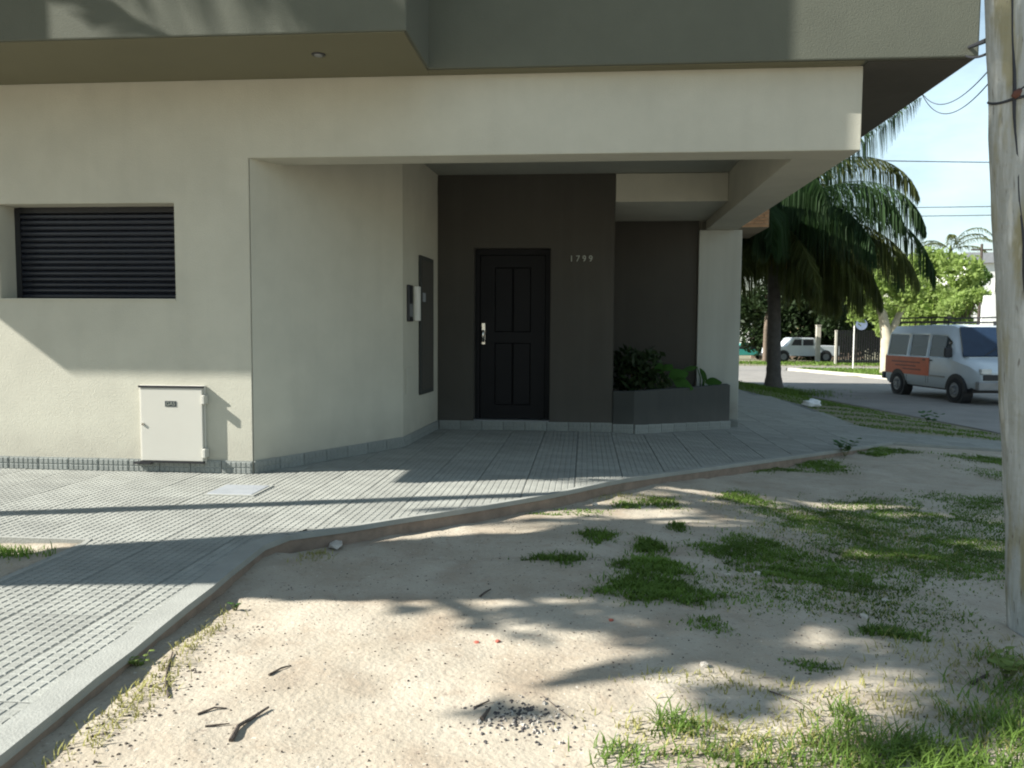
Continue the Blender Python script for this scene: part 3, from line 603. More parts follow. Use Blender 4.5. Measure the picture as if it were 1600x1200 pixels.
# hedge above the van roof
p = at(1482, 40); t = thing('hedge', 'low yellow green hedge seen over the van roof', 'hedge', p)
quads('foliage', leaf_cloud([(x, rng.uniform(-.3, .3), 1.0+.9*0, .9, .7, 1.25) for x in np.arange(-2.2, 2.3, .6)], 6000, .09, 9), 'leaf_yellow', t)
b = MB()
for x in np.arange(-2, 2.1, .8): b.tube([(x, 0, -.1), (x+.1, 0, 1.4)], [.05, .02], 6)
b.build('stem', 'bark', t)
# distant small palm
p = at(1478, 62); palm('small distant palm with two arching fronds above the bright trees', p, Ht(395, 62)-p[2], [(R(90), R(75), 4.2, 2.6), (R(95), R(45), 3.6, 1.7), (R(80), R(60), 3.8, 2.2), (R(200), R(60), 3, 2.2), (R(300), R(50), 3, 2.2), (R(120), R(20), 2.6, 1.3), (R(260), R(35), 2.8, 1.8)], (.16, .12), nl=46, ll=.7, wd=.06, leafm='palm_olive', name='distant_palm')
# dark gate and fence in shade, posts and pickets
p = at(1338, 52); g = thing('metal_gate', 'dark picket gate in the shade of the trees behind the street sign', 'gate', p, R(5))
b = MB().box((-1.45, -.03, .15), (1.45, .03, .23)).build('rail', 'black_metal', g); MB().box((-1.45, -.03, 2.0), (1.45, .03, 2.08)).build('rail', 'black_metal', g)
pk = MB().box((-.045, -.015, .1), (.045, .015, 2.2)).mesh('picket'); pk.materials.append(M['black_metal'])
for i in range(19): link('picket', pk, None, g, (-1.4+i*.155, -.05, 0))
p = at(1256, 70); w_ = thing('garden_wall', 'low dark garden wall behind the white pickup', 'wall', p)
MB().box((-4.5, 0, -.3), (5, .25, 1.9)).build('wall_face', 'kerb_face', w_); MB().box((-4.55, -.04, 1.9), (5.05, .29, 2.0)).build('coping', 'kerb', w_)
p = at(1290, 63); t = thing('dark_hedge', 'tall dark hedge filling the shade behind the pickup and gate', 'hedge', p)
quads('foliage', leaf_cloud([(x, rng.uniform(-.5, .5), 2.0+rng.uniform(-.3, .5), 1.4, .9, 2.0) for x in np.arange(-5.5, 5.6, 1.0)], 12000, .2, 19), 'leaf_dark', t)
b = MB()
for x in np.arange(-5, 5.1, 1.4): b.tube([(x, 0, -.1), (x+.1, 0, 2.4)], [.08, .03], 6)
b.build('stem', 'bark', t)
# house front in the shade with lit posts
for px, d, h, wdt, lb in ((1305, 50, 2.1, .12, 'slim pale post left of the dark gate'), (1277, 58, 2.6, .3, 'pale gate pillar rising behind the pickup bed')):
    p = at(px, d); t = thing('gate_post', lb, 'post', p, 0, 'posts by the dark gate'); MB().box((-wdt/2, -wdt/2, -.2), (wdt/2, wdt/2, h)).build('shaft', 'kerb', t, bevel=.01); MB().box((-wdt*.6, -wdt*.6, h), (wdt*.6, wdt*.6, h+.06)).build('cap', 'kerb', t)
p = at(1333, 44); t = thing('street_sign', 'round blue grey sign on a thin white post beside the dark gate', 'sign', p)
MB().tube([(0, 0, -.1), (0, 0, 2.5)], .035, 8).build('post', 'white_paint', t); MB().tube([(.35, -.05, 2.38), (.35, -.08, 2.38)], .30, 20).build('sign_board', 'sign_blue', t); MB().box((-.05, -.05, 2.34), (.4, -.02, 2.42)).build('bracket', 'black_metal', t)
# far buildings
def far_house(lb, px0, px1, d, ytop, roof=.35, wins=3, m='far_white', roofm='roof_grey', name='distant_house'):
    a = at(px0, d); c = at(px1, d); wd = c[0]-a[0]; h = Ht(ytop, d, px0)-a[2]; t = thing(name, lb, 'house', a, yaw*.0)
    MB().box((0, 0, -1), (wd, 7, h)).build('wall', m, t); MB().box((-.3, -.3, h), (wd+.3, 7.3, h+roof)).build('roof', roofm, t)
    for k in range(wins):
        x = wd*(k+.5)/wins; wq = min(.5, wd/wins*.3)
        for z in ([h*.35, h*.75] if h > 5 else [h*.55]):
            q = MB().box((x-wq, -.04, z-.5), (x+wq, .02, z+.5)).build('window', 'white_paint', t); MB().box((x-wq+.08, -.055, z-.42), (x+wq-.08, -.042, z+.42)).build('pane', 'glass', q)
    return t
far_house('distant pale two storey house with grey flat roof right of the bright trees', 1503, 1640, 72, 412, .9, 4)
far_house('white sunlit wall of a building seen between the pillar and the palm trunk', 1120, 1192, 92, 500, .3, 2)
p = at(1526, 58); t = thing('utility_pole', 'thin dark distant utility pole above the van', 'pole', p); MB().tube([(0, 0, 0), (0, 0, Ht(382, 58)-p[2])], [.13, .09], 8).build('shaft', 'stick', t); MB().box((-.7, -.05, Ht(392, 58)-p[2]), (.7, .05, Ht(392, 58)-p[2]+.1)).build('crossarm', 'stick', t)
p = at(1533, 40); t = thing('leaning_board', 'white leaning board standing behind the van beside the pole', 'board', p, R(-5)); b = MB(); b.add([(-.28, 0, 0), (.28, 0, 0), (.28, .08, 0), (-.28, .08, 0), (.0, 0, 3.75), (.46, 0, 3.75), (.46, .08, 3.75), (.0, .08, 3.75)], [(0, 3, 2, 1), (4, 5, 6, 7), (0, 1, 5, 4), (1, 2, 6, 5), (2, 3, 7, 6), (3, 0, 4, 7)]); b.build('panel', 'far_white', t, bevel=.01)
MB().tube([(.05, .12, -.1), (.3, .12, 3.6)], .04, 6).build('stay', 'white_paint', t)

# ------------------------------------------------------------------ vehicles
def wheel(parent, x, y, rad=.31, wd=.2, side=1, rim='rim'):
    wl = bpy.data.objects.new('wheel', None); C.objects.link(wl); wl.parent = parent; wl.location = (x, y, rad); wl.empty_display_size = .1
    b = MB(); b.tube([(-wd/2, 0, 0), (-wd/2+.03, 0, 0), (wd/2-.03, 0, 0), (wd/2, 0, 0)], [rad*.9, rad, rad, rad*.9], 24); b.build('tyre', 'tyre', wl)
    b = MB(); s = side*wd/2; b.tube([(s-side*.02, 0, 0), (s+side*.006, 0, 0)], [rad*.62, rad*.58], 20); b.tube([(s, 0, 0), (s+side*.03, 0, 0)], [rad*.22, rad*.18], 12)
    for k in range(8):
        a = k*math.pi/4; b.tube([(s+side*.01, .32*rad*math.cos(a), .32*rad*math.sin(a)), (s+side*.012, .42*rad*math.cos(a), .42*rad*math.sin(a))], .03, 5)
    b.build('rim', rim, wl); return wl
def loft_body(stations, holes):
    """stations: (y, [ (x,z) ... ]) half section from sill up to the roof centre; mirrored. holes: (i,k) cells left open on both sides"""
    n = len(stations[0][1]); v = []; fcs = []
    for y, sec in stations:
        for x, z in sec: v.append((x, y, z))
        for x, z in sec[::-1]: v.append((-x, y, z))
    m = 2*n; ns_ = len(stations)
    for i in range(ns_-1):
        for k in range(m):
            kk = k if k < n-1 else (m-2-k if n <= k < m-1 else -1)
            if (i, kk) in holes and kk >= 0: continue
            a = i*m+k; b_ = i*m+(k+1) % m; fcs.append((a, b_, b_+m, a+m))
    fcs.append(tuple(range(m))[::-1]); fcs.append(tuple((ns_-1)*m+k for k in range(m)))
    return v, fcs
VX, VY = 9.95, 22.45
van = thing('white_van', 'white passenger van with an orange side panel and roof rack driving along the side street', 'van', (VX, VY, road_z(22)), R(8))
# local frame: front towards -Y; half width .95
def sec(hw, zs, z_sill=.32, zb=1.08, zw=1.66, zr=1.92, tuck=.10):
    return [(hw-.06, z_sill), (hw, z_sill+.12), (hw, .72), (hw-.01, zb), (hw-.02, zb+.03), (hw-tuck, zw), (hw-tuck-.03, zw+.06), (hw-tuck-.16, zr-.03), (0, zr)]
st = []
for y, hw, s_, zb, zw, zr in [(2.18, .86, .42, 1.08, 1.60, 1.80), (2.08, .92, .34, 1.08, 1.66, 1.91), (1.98, .94, .32, 1.08, 1.68, 1.94), (.98, .95, .32, 1.08, 1.68, 1.96), (.82, .95, .32, 1.08, 1.68, 1.96), (.02, .95, .32, 1.08, 1.68, 1.96), (-.12, .95, .32, 1.08, 1.68, 1.96),
                              (-.78, .945, .32, 1.08, 1.66, 1.94), (-1.02, .94, .32, 1.08, 1.50, 1.87), (-1.16, .94, .32, 1.06, 1.30, 1.62), (-1.46, .93, .33, .99, 1.03, 1.13), (-1.78, .90, .36, .92, .98, 1.06), (-2.08, .86, .40, .80, .86, .93), (-2.18, .80, .46, .72, .76, .80)]:
    q = sec(hw, None, s_, zb, zw, zr); q[2] = (q[2][0], min(.72, zb-.05))
    if y < -1.0: q = [q[0], q[1], q[2], (q[3][0], zb), (q[4][0], zb+.012), (q[5][0], zw), (q[6][0], zw+(.02 if y < -1.3 else .04)), (q[7][0], zr-.02), (0, zr)]
    st.append((y, q))
holes = {(2, 4), (4, 4), (6, 4), (7, 4)}
v, fc = loft_body(st, holes); b = MB(); b.add(v, fc); body = b.build('body', 'van_white', van, smooth=True)
bm = bmesh.new(); bm.from_mesh(body.data); bmesh.ops.recalc_face_normals(bm, faces=bm.faces)
bm.to_mesh(body.data); bm.free(); sm = body.modifiers.new('s', 'SOLIDIFY'); sm.thickness = .03; sm.offset = -1
try: body.data.set_sharp_from_angle(angle=R(32))
except Exception: pass
n9 = 9; m18 = 18
for (i, k) in sorted(holes):
    for sg in (0, 1):
        idx = (lambda i_, k_: i_*m18+(k_ if sg == 0 else m18-1-k_)); q = [Vector(v[idx(a, c)]) for a, c in ((i, k), (i+1, k), (i+1, k+1), (i, k+1))]
        for p_ in q: p_.x *= .99
        q2 = [p_+Vector((-.012 if p_.x > 0 else .012, 0, 0)) for p_ in q]
        if i != 7: MB().add(q+q2, [(0, 1, 2, 3), (7, 6, 5, 4), (0, 4, 5, 1), (1, 5, 6, 2), (2, 6, 7, 3), (3, 7, 4, 0)]).build('side_window', 'glass', van)
        else: MB().add(q+q2, [(0, 1, 2, 3), (7, 6, 5, 4), (0, 4, 5, 1), (1, 5, 6, 2), (2, 6, 7, 3), (3, 7, 4, 0)]).build('side_window', 'glass', van)
# windscreen: proud of the sloping front
wsv = [(-.84, -1.445, 1.155), (.84, -1.445, 1.155), (.70, -1.03, 1.865), (-.70, -1.03, 1.865)]
MB().add([(x, y-.03, z+.02) for x, y, z in wsv]+[(x, y, z-.01) for x, y, z in wsv], [(0, 1, 2, 3), (7, 6, 5, 4), (0, 4, 5, 1), (1, 5, 6, 2), (2, 6, 7, 3), (3, 7, 4, 0)]).build('windscreen', 'windscreen', van)
for x in (-.3, .35): MB().tube([(x, -1.50, 1.19), (x+.35, -1.40, 1.36)], .01, 5).build('wiper', 'plastic_black', van)
MB().box((-.78, -2.205, .60), (.78, -2.13, .74)).build('grille', 'plastic_black', van, bevel=.01)
for sx in (-1, 1):
    MB().box((sx*.70-.13, -2.20, .76-.01), (sx*.70+.13, -2.08, .88)).build('headlight', 'lamp_lens', van, bevel=.012)
    MB().box((sx*.82-.05, 2.15, .80), (sx*.82+.05, 2.20, 1.10)).build('tail_light', 'red_bit', van, bevel=.01)
    mr = MB().box((sx*1.02-.10, -1.16, 1.12), (sx*1.02+.10, -1.08, 1.36)).build('mirror', 'plastic_black', van, bevel=.02)
    MB().box((sx*.94-.03, -1.13, 1.14), (sx*.94+.03, -1.09, 1.20)).build('mirror_arm', 'plastic_black', mr)
    for y in (1.35, -1.36):
        # wheel arch lining
        b = MB(); N = 14
        for k in range(N):
            a0 = math.pi*k/N; a1 = math.pi*(k+1)/N
            for ro, ri in ((.42, .355),):
                c = [(y+ro*math.cos(a0), .30+ro*math.sin(a0)), (y+ro*math.cos(a1), .30+ro*math.sin(a1)), (y+ri*math.cos(a1), .30+ri*math.sin(a1)), (y+ri*math.cos(a0), .30+ri*math.sin(a0))]
                b.add([(sx*.962, p_[0], p_[1]) for p_ in c]+[(sx*.90, p_[0], p_[1]) for p_ in c], [(0, 1, 2, 3), (4, 5, 6, 7), (0, 1, 5, 4), (2, 3, 7, 6)])
        b.tube([(sx*.958, y, .30), (sx*.70, y, .30)], .36, 20); b.build('wheel_arch', 'plastic_black', van)
        wheel(van, sx*.875, y, .315, .20, sx)
    MB().box((sx*.955-.004, .0, 1.00), (sx*.955+.006, .14, 1.03)).build('door_handle', 'plastic_black', van); MB().box((sx*.955-.004, -.42+.1, 1.00), (sx*.955+.006, -.18, 1.03)).build('door_handle', 'plastic_black', van)
    for y in (-.05, -.16, .90): MB().box((sx*.9515-.002, y, .42), (sx*.9515+.002, y+.012, 1.08)).build('door_seam', 'plastic_black', van)
    MB().box((sx*.952-.004, -.9, .60), (sx*.952+.005, .9, .635)).build('rub_strip', 'rim', van)
pn = MB().box((-.957, -.18, .60), (-.952, 2.05, 1.075)).build('side_panel', 'van_orange', van)
MB().box((.952, -.02, .66), (.957, 1.95, 1.02)).build('side_panel', 'van_orange', van)
for k, (z, a, c) in enumerate([(.93, .25, 1.7), (.83, .45, 1.5), (.74, .2, 1.1)]): MB().box((-.9595, a, z-.018), (-.9575, c, z+.018)).build('lettering_bar', 'van_text', pn)
MB().box((-.93, -2.27, .36), (.93, -2.12, .58)).build('front_bumper', 'rim', van, bevel=.03, seg=2); MB().box((-.93, 2.12, .40), (.93, 2.30, .60)).build('rear_bumper', 'plastic_black', van, bevel=.03, seg=2)
MB().box((-.26, -2.275, .42), (.26, -2.271, .53)).build('number_plate', 'plastic_black', van); MB().box((-.85, -1.9, .28), (.85, 2.0, .40)).build('underbody', 'plastic_black', van)
rk = MB().box((-.67, -.55, 1.99), (-.62, 1.85, 2.05)).build('roof_rack', 'plastic_black', van); MB().box((.63, -.55, 1.99), (.66, 1.85, 2.03)).build('rail', 'plastic_black', rk)
MB().box((-.67, -.55, 2.12), (-.62, 1.85, 2.16)).build('rail', 'plastic_black', rk); MB().box((.63, -.55, 2.12), (.67, 1.85, 2.16)).build('rail', 'plastic_black', rk)
for y in np.arange(-.5, 1.9, .46): MB().box((-.66, y, 2.0), (.66, y+.03, 2.025)).build('crossbar', 'plastic_black', rk)
for y in np.arange(-.5, 1.9, .78):
    for x in (-.645, .645): MB().tube([(x, y+.04, 1.92), (x, y+.04, 2.12)], .014, 5).build('stay', 'plastic_black', rk)
for y in (-.55, .35, 1.2):
    for x in (-.45, .45): MB().box((x-.25, y, .5), (x+.25, y+.12, 1.35)).build('seat', 'seat', van, bevel=.03)
# person driving? none visible: the cab stays empty

# far pickup: long bonnet, crew cab, open bed, seen side on
p = at(1250, 60); pk_ = thing('pickup_truck', 'white pickup truck parked side on in the shade beyond the cross street', 'pickup', (p[0], p[1], p[2]-.03), R(8))
prof = [(-2.55, .45), (-2.62, .62), (-2.58, 1.0), (-2.45, 1.08), (-1.35, 1.16), (-.95, 1.72), (-.80, 1.78), (.62, 1.78), (.74, 1.70), (.80, 1.22), (2.55, 1.20), (2.60, .60), (2.5, .45)]
b = MB(); n = len(prof); b.add([(x, -.85, z) for x, z in prof]+[(x, .85, z) for x, z in prof], [tuple(range(n-1, -1, -1)), tuple(range(n, 2*n))]+[(i, (i+1) % n, n+(i+1) % n, n+i) for i in range(n)]); b.build('body', 'van_white', pk_, bevel=.04, seg=2)
for x0, x1, sl_ in ((-1.05, -.28, .25), (-.16, .62, 0)):
    for y in (-.858, .850): MB().add([(x0, y, 1.22), (x1, y, 1.22), (x1-(.03 if not sl_ else 0), y, 1.66), (x0+sl_, y, 1.66), (x0, y+.008, 1.22), (x1, y+.008, 1.22), (x1-(.03 if not sl_ else 0), y+.008, 1.66), (x0+sl_, y+.008, 1.66)], [(0, 1, 2, 3), (7, 6, 5, 4), (0, 4, 5, 1), (1, 5, 6, 2), (2, 6, 7, 3), (3, 7, 4, 0)]).build('side_window', 'slat', pk_)
for x in (-1.6, 1.55):
    for y, sd_ in ((-.80, -1), (.80, 1)):
        wl = wheel(pk_, x, y, .39, .22, sd_); wl.rotation_euler = (0, 0, R(90)); 
        MB().tube([(x, y*1.068, .42), (x, y*.9, .42)], .47, 18).build('wheel_arch', 'plastic_black', pk_)
for ch in [c for c in pk_.children if c.name.startswith('wheel') and c.type == 'EMPTY']:
    for g_ in ch.children:
        if g_.name.startswith('rim') and ch.location.y < 0: g_.scale.x = 1
MB().box((-2.72, -.82, .42), (-2.56, .82, .62)).build('bumper', 'plastic_black', pk_, bevel=.02); MB().box((2.58, -.82, .42), (2.72, .82, .58)).build('bumper', 'plastic_black', pk_, bevel=.02); MB().box((-2.625, -.80, .80), (-2.57, -.55, .96)).build('headlight', 'lamp_lens', pk_)
# teal car partly hidden by the pillar
p = at(1166, 66); tcar = thing('teal_car', 'teal car partly hidden between the pillar and the palm trunk', 'car', (p[0], p[1], p[2]-.03), R(5))
prof = [(-2.0, .35), (-2.05, .7), (-1.2, .85), (-.6, 1.32), (.7, 1.35), (1.3, .95), (2.0, .88), (2.05, .4)]; n = len(prof)
b = MB(); b.add([(x, -.8, z) for x, z in prof]+[(x, .8, z) for x, z in prof], [tuple(range(n-1, -1, -1)), tuple(range(n, 2*n))]+[(i, (i+1) % n, n+(i+1) % n, n+i) for i in range(n)]); b.build('body', 'teal_paint', tcar, bevel=.05, seg=2)
for x0, x1, a, c in ((-1.0, 0, .42, 0), (.06, 1.0, 0, .4)): MB().add([(x0, -.808, .9), (x1, -.808, .9), (x1-c, -.808, 1.26), (x0+a, -.808, 1.26), (x0, -.80, .9), (x1, -.80, .9), (x1-c, -.80, 1.26), (x0+a, -.80, 1.26)], [(0, 1, 2, 3), (7, 6, 5, 4), (0, 4, 5, 1), (1, 5, 6, 2), (2, 6, 7, 3), (3, 7, 4, 0)]).build('side_window', 'slat', tcar)
for x in (-1.25, 1.25):
    wl = wheel(tcar, x, -.75, .31, .2, -1); wl.rotation_euler = (0, 0, R(90)); wl = wheel(tcar, x, .75, .31, .2, 1); wl.rotation_euler = (0, 0, R(90))

# ------------------------------------------------------------------ utility pole in the foreground
PB = Vector((2.13, 3.92, -.22)); PT = Vector((1.68, 3.86, 4.6))
up = thing('wooden_pole', 'weathered leaning wooden utility pole standing in the dirt at the right', 'pole', PB)
b = MB(); N = 40; pts = []; rd = []
for i in range(N+1):
    t = i/N; q = (PT-PB)*t; pts.append((q.x+.004*math.sin(9*t), q.y, q.z-.1*(1-t))); rd.append(0.106-.036*t+.0025*math.sin(31*t)+.002*math.sin(77*t+1))
b.tube(pts, rd, 22)
sh_ = b.build('shaft', 'pole_wood', up, smooth=True)
def polept(z): t = (z-PB.z)/(PT.z-PB.z); return PB+(PT-PB)*t-PB, .106-.036*t
# long drying crack down the face
b = MB(); cr_ = []
for k in range(70):
    z = .15+k*.062; c, rr = polept(z); a = R(-107)+.05*math.sin(k*.35)+.03*math.sin(k*1.1); cr_.append((c.x+math.cos(a)*(rr-.001)+.003*math.sin(9*(z-.0)/4.8), c.y+math.sin(a)*(rr-.001), c.z))
b.tube(cr_, [.0065+.0022*math.sin(k*.6) for k in range(70)], 5); b.build('crack', 'cable', up)
# wire wrapped round the pole with a rusty knot
c, rr = polept(2.27); ring_ = []
for k in range(33):
    a = 2*math.pi*k/32; ring_.append((c.x+math.cos(a)*(rr+.005), c.y+math.sin(a)*(rr+.005), c.z+.02+.022*math.cos(a-.9)+.006*math.sin(3*a)))
MB().tube(ring_, .006, 6).build('tie_wire', 'cable', up)
kx, ky = c.x+math.cos(R(-107))*(rr+.012), c.y+math.sin(R(-107))*(rr+.012)
b = MB(); b.tube([(kx-.012, ky, c.z+.005), (kx, ky-.006, c.z+.022), (kx+.014, ky, c.z+.036)], [.012, .018, .011], 7); b.build('rusty_knot', 'rust', up, smooth=True)
def cable(label, a, b_, sag, rad, group=None, m='cable'):
    a = Vector(a); b_ = Vector(b_); mb_ = MB(); pts = [(a+(b_-a)*t-Vector((0, 0, 4*sag*t*(1-t)))) for t in [i/24 for i in range(25)]]; o = a.copy()
    mb_.tube([p_-o for p_ in pts], rad, 6); q = mb_.build('cable', m, None, loc=o); return tag(q, label, 'cable', group)
kw = PB+Vector((kx, ky, c.z+.03)); 
cable('thin wire running from the rusty knot off to the right', kw, (4.2, 1.2, 4.1), .05, .004)
cable('thick dark cable from the pole to the upper right corner of the house', (1.82, 3.95, 2.58), (2.95, 6.75, 3.46), .0, .013)
cable('dark service cable just under the thick one at the house corner', (1.82, 3.95, 2.52), (2.95, 6.8, 3.42), .02, .007)
for dz, lb in ((0, 'upper of two thin sagging wires between pole and soffit'), (.03, 'lower of two thin sagging wires between pole and soffit')):
    cable(lb, (1.82, 3.95, 2.44-dz*2), (2.95, 7.6, 3.35-dz*.2), .12+dz, .0028)
for z, za, zb, lb in ((40, 9.75, 9.6, 'highest of the thin overhead lines crossing the sky behind the palm'), (50, 8.75, 9.6, 'middle thin overhead line crossing the sky'), (52, 8.55, 9.3, 'lowest thin overhead line crossing the sky')):
    cable(lb, (2, z, za), (48, z+2, zb), .45, .022)
# posts that carry them stand outside the view
for x, z, h in ((48, 42, 10.2), (48.2, 52.5, 10.2), (2, 40, 10.3), (1.8, 50.5, 10.0)):
    p = (x, z, road_z(z)); t = thing('line_post', {42: 'tall dark line post right of the view near the cross street', 52.5: 'tall dark line post right of the view beyond the cross street', 40: 'tall dark line post hidden behind the house', 50.5: 'tall dark line post hidden behind the brick house'}[z], 'pole', p)
    MB().tube([(0, 0, -.3), (0, 0, h-p[2]-.0)], [.16, .11], 10).build('shaft', 'stick', t)

# ------------------------------------------------------------------ plants in the planter
def leaf_shape(b, base, tip_dir, L_, W, bend, side):
    base = Vector(base); d = Vector(tip_dir).normalized(); s = d.cross(Vector(side)).normalized(); n = d.cross(s)
    cs = []; prof = [0, .55, .9, 1.0, .85, .5, .06]
    for i, wv in enumerate(prof):
        t = i/(len(prof)-1); c = base+d*L_*t+Vector((0, 0, -bend*t*t)); cs.append([c-s*W*wv+n*W*wv*.25, c, c+s*W*wv+n*W*wv*.25])
    o = [p_ for row in cs for p_ in row]; b.add(o, [(3*i+j, 3*i+j+1, 3*i+j+4, 3*i+j+3) for i in range(len(prof)-1) for j in (0, 1)])
pz = .43
t = thing('leafy_bush', 'dark leafy bush filling the left end of the planter', 'plant', (.72, 10.85, pz)); quads('foliage', leaf_cloud([(-.1, 0, .25, .28, .3, .28), (.12, .1, .32, .26, .25, .27), (-.15, .2, .42, .2, .22, .18), (.25, -.1, .15, .18, .18, .16)], 900, .06, 31), 'leaf_dark', t)
b = MB(); [b.tube([(rng.uniform(-.1, .1), rng.uniform(-.1, .1), -.05), (rng.uniform(-.2, .2), rng.uniform(-.1, .2), .35)], [.012, .006], 5) for _ in range(8)]; b.build('stem', 'stem', t)
t = thing('broadleaf_plant', 'broad leaved plant with upright leaves in the middle of the planter', 'plant', (1.02, 10.95, pz))
for (x, z, dx, dz, L_, W) in ((0, .24, -.03, .2, .19, .06), (.10, .20, .22, .10, .25, .075), (.16, .16, .26, -.06, .24, .07), (-.06, .12, -.2, .12, .17, .05), (.05, .28, .10, .16, .16, .05)):
    b = MB(); leaf_shape(b, (x, -.05, z), (dx, -.10, dz), L_*1.2, W*1.35, .05, (0, 1, .3)); o = b.build('leaf', 'leaf_pot', t, smooth=True)
    b = MB(); b.tube([(0, 0, -.03), (x*.5, -.02, z*.6), (x, -.05, z)], [.010, .007, .005], 5); b.build('leaf_stalk', 'stem', o)
t = thing('arching_plant', 'plant with one arching stem and round leaf at the right end of the planter', 'plant', (1.66, 11.55, pz))
b = MB(); b.tube([(-.02, 0, -.05), (-.03, -.02, .17), (-.08, -.03, .31)], [.010, .008, .005], 6); b.tube([(0, 0, -.05), (.02, -.02, .12), (-.04, -.03, .29)], [.02, .016, .006], 6); b.build('stem', 'leaf_pot', t, smooth=True)
for a in (((-.04, -.03, .30), (.10, 0, -.16), .20, .035), ((-.06, -.03, .31), (-.22, -.02, -.02), .24, .04), ((.03, -.03, .10), (.22, -.05, .03), .24, .075)):
    b = MB(); leaf_shape(b, a[0], a[1], a[2], a[3], .03, (0, 1, .3)); b.build('leaf', 'leaf_pot', t, smooth=True)
for k, (x, y, lb) in enumerate(((1.14, 11.05, 'small red flower low in the planter below the broad leaves'), (1.30, 11.25, 'small red flower in the planter nearer the arching plant'))):
    t = thing('flower', lb, 'flower', (x, y, pz), 0, 'red flowers in the planter'); b = MB(); b.tube([(0, 0, -.03), (0, 0, .07)], .004, 5); b.build('stem', 'stem', t); b = MB()
    for q in range(6): leaf_shape(b, (0, 0, .07), (math.cos(q*1.05), math.sin(q*1.05), .5), .05, .016, .01, (0, 0, 1))
    b.build('petals', 'flower', t)

# ------------------------------------------------------------------ grass and weeds
def blades(region, n, h, wd, seed, lean=.6, zf=ground_z):
    """region(rng) -> (x,y); one quad pair per blade"""
    rg = np.random.default_rng(seed); Q = []
    for _ in range(n):
        x, y = region(rg)
        if x is None: continue
        z = zf(x, y)-.004; a = rg.uniform(0, 6.28); hh = h*rg.uniform(.45, 1.2); le = lean*rg.uniform(.3, 1.3)*hh; w_ = wd*rg.uniform(.6, 1.3)
        dx, dy = math.cos(a), math.sin(a); sx, sy = -dy*w_/2, dx*w_/2; m_ = (x+dx*le*.35, y+dy*le*.35, z+hh*.6); e = (x+dx*le, y+dy*le, z+hh*.92)
        Q.append([(x-sx, y-sy, z), (x+sx, y+sy, z), (m_[0]+sx*.8, m_[1]+sy*.8, m_[2]), (m_[0]-sx*.8, m_[1]-sy*.8, m_[2])])
        Q.append([(m_[0]-sx*.8, m_[1]-sy*.8, m_[2]), (m_[0]+sx*.8, m_[1]+sy*.8, m_[2]), (e[0]+sx*.1, e[1]+sy*.1, e[2]), (e[0]-sx*.1, e[1]-sy*.1, e[2])])
    return Q
def ell(cx, cy, rx, ry, clump=0):
    def g(rg):
        a = rg.uniform(0, 6.28); q = (rg.uniform(0, 1)**.62 if rg.uniform(0, 1) < .88 else rg.uniform(.8, 1.5))*(1+.22*math.sin(3*a+cx*7)+.15*math.sin(7*a+cy*5)); return cx+rx*q*math.cos(a), cy+ry*q*math.sin(a)
    return g
Q = []; QD = []
for k, (cx, cy, rx, ry, n, h) in enumerate([(-.14, 4.64, .17, .13, 420, .05), (.10, 5.18, .11, .15, 320, .05), (.38, 4.12, .27, .20, 1500, .05), (.42, 4.55, .18, .22, 900, .05), (.42, 5.0, .10, .13, 350, .06), (.22, 4.5, .06, .08, 80, .03),
        (.62, 6.45, .17, .2, 380, .04), (.35, 6.3, .1, .12, 200, .04), (1.36, 6.9, .20, .22, 480, .04), (.66, 5.62, .06, .1, 120, .05), (.9, 5.05, .22, .2, 420, .045), (1.15, 5.25, .25, .3, 600, .045), (1.35, 4.75, .40, .35, 1500, .04),
        (2.0, 5.3, .50, .45, 1600, .035), (1.9, 6.3, .55, .5, 1900, .035), (2.6, 5.6, .7, .6, 2600, .035), (2.5, 6.9, .45, .5, 1000, .035), (3.3, 6.4, .6, .8, 1800, .035), (3.6, 7.4, .5, .4, 800, .035),
        (.58, 3.66, .10, .10, 110, .035), (1.44, 3.82, .13, .10, 240, .05), (1.0, 4.2, .35, .25, 260, .03), (1.6, 4.2, .4, .3, 380, .03), (.95, 3.3, .1, .06, 60, .03), (2.62, 9.15, .28, .35, 650, .05), (3.6, 10.3, .15, .18, 220, .06), (3.9, 10.7, .3, .25, 400, .05), (5.2, 10.3, .6, .5, 1200, .05), (4.6, 9.2, .4, .4, 400, .03),
        (1.72, 9.0-.3, .35, .22, 500, .04), (2.15, 8.75, .3, .15, 300, .03), (-.25, 5.85, .14, .04, 60, .03), (.0, 6.0, .2, .12, 120, .03)]):
    Q += blades(ell(cx, cy, rx, ry), int(n*(2.1 if cx < .9 else 2.9)), h*.66, .008, 100+k, lean=1.2)
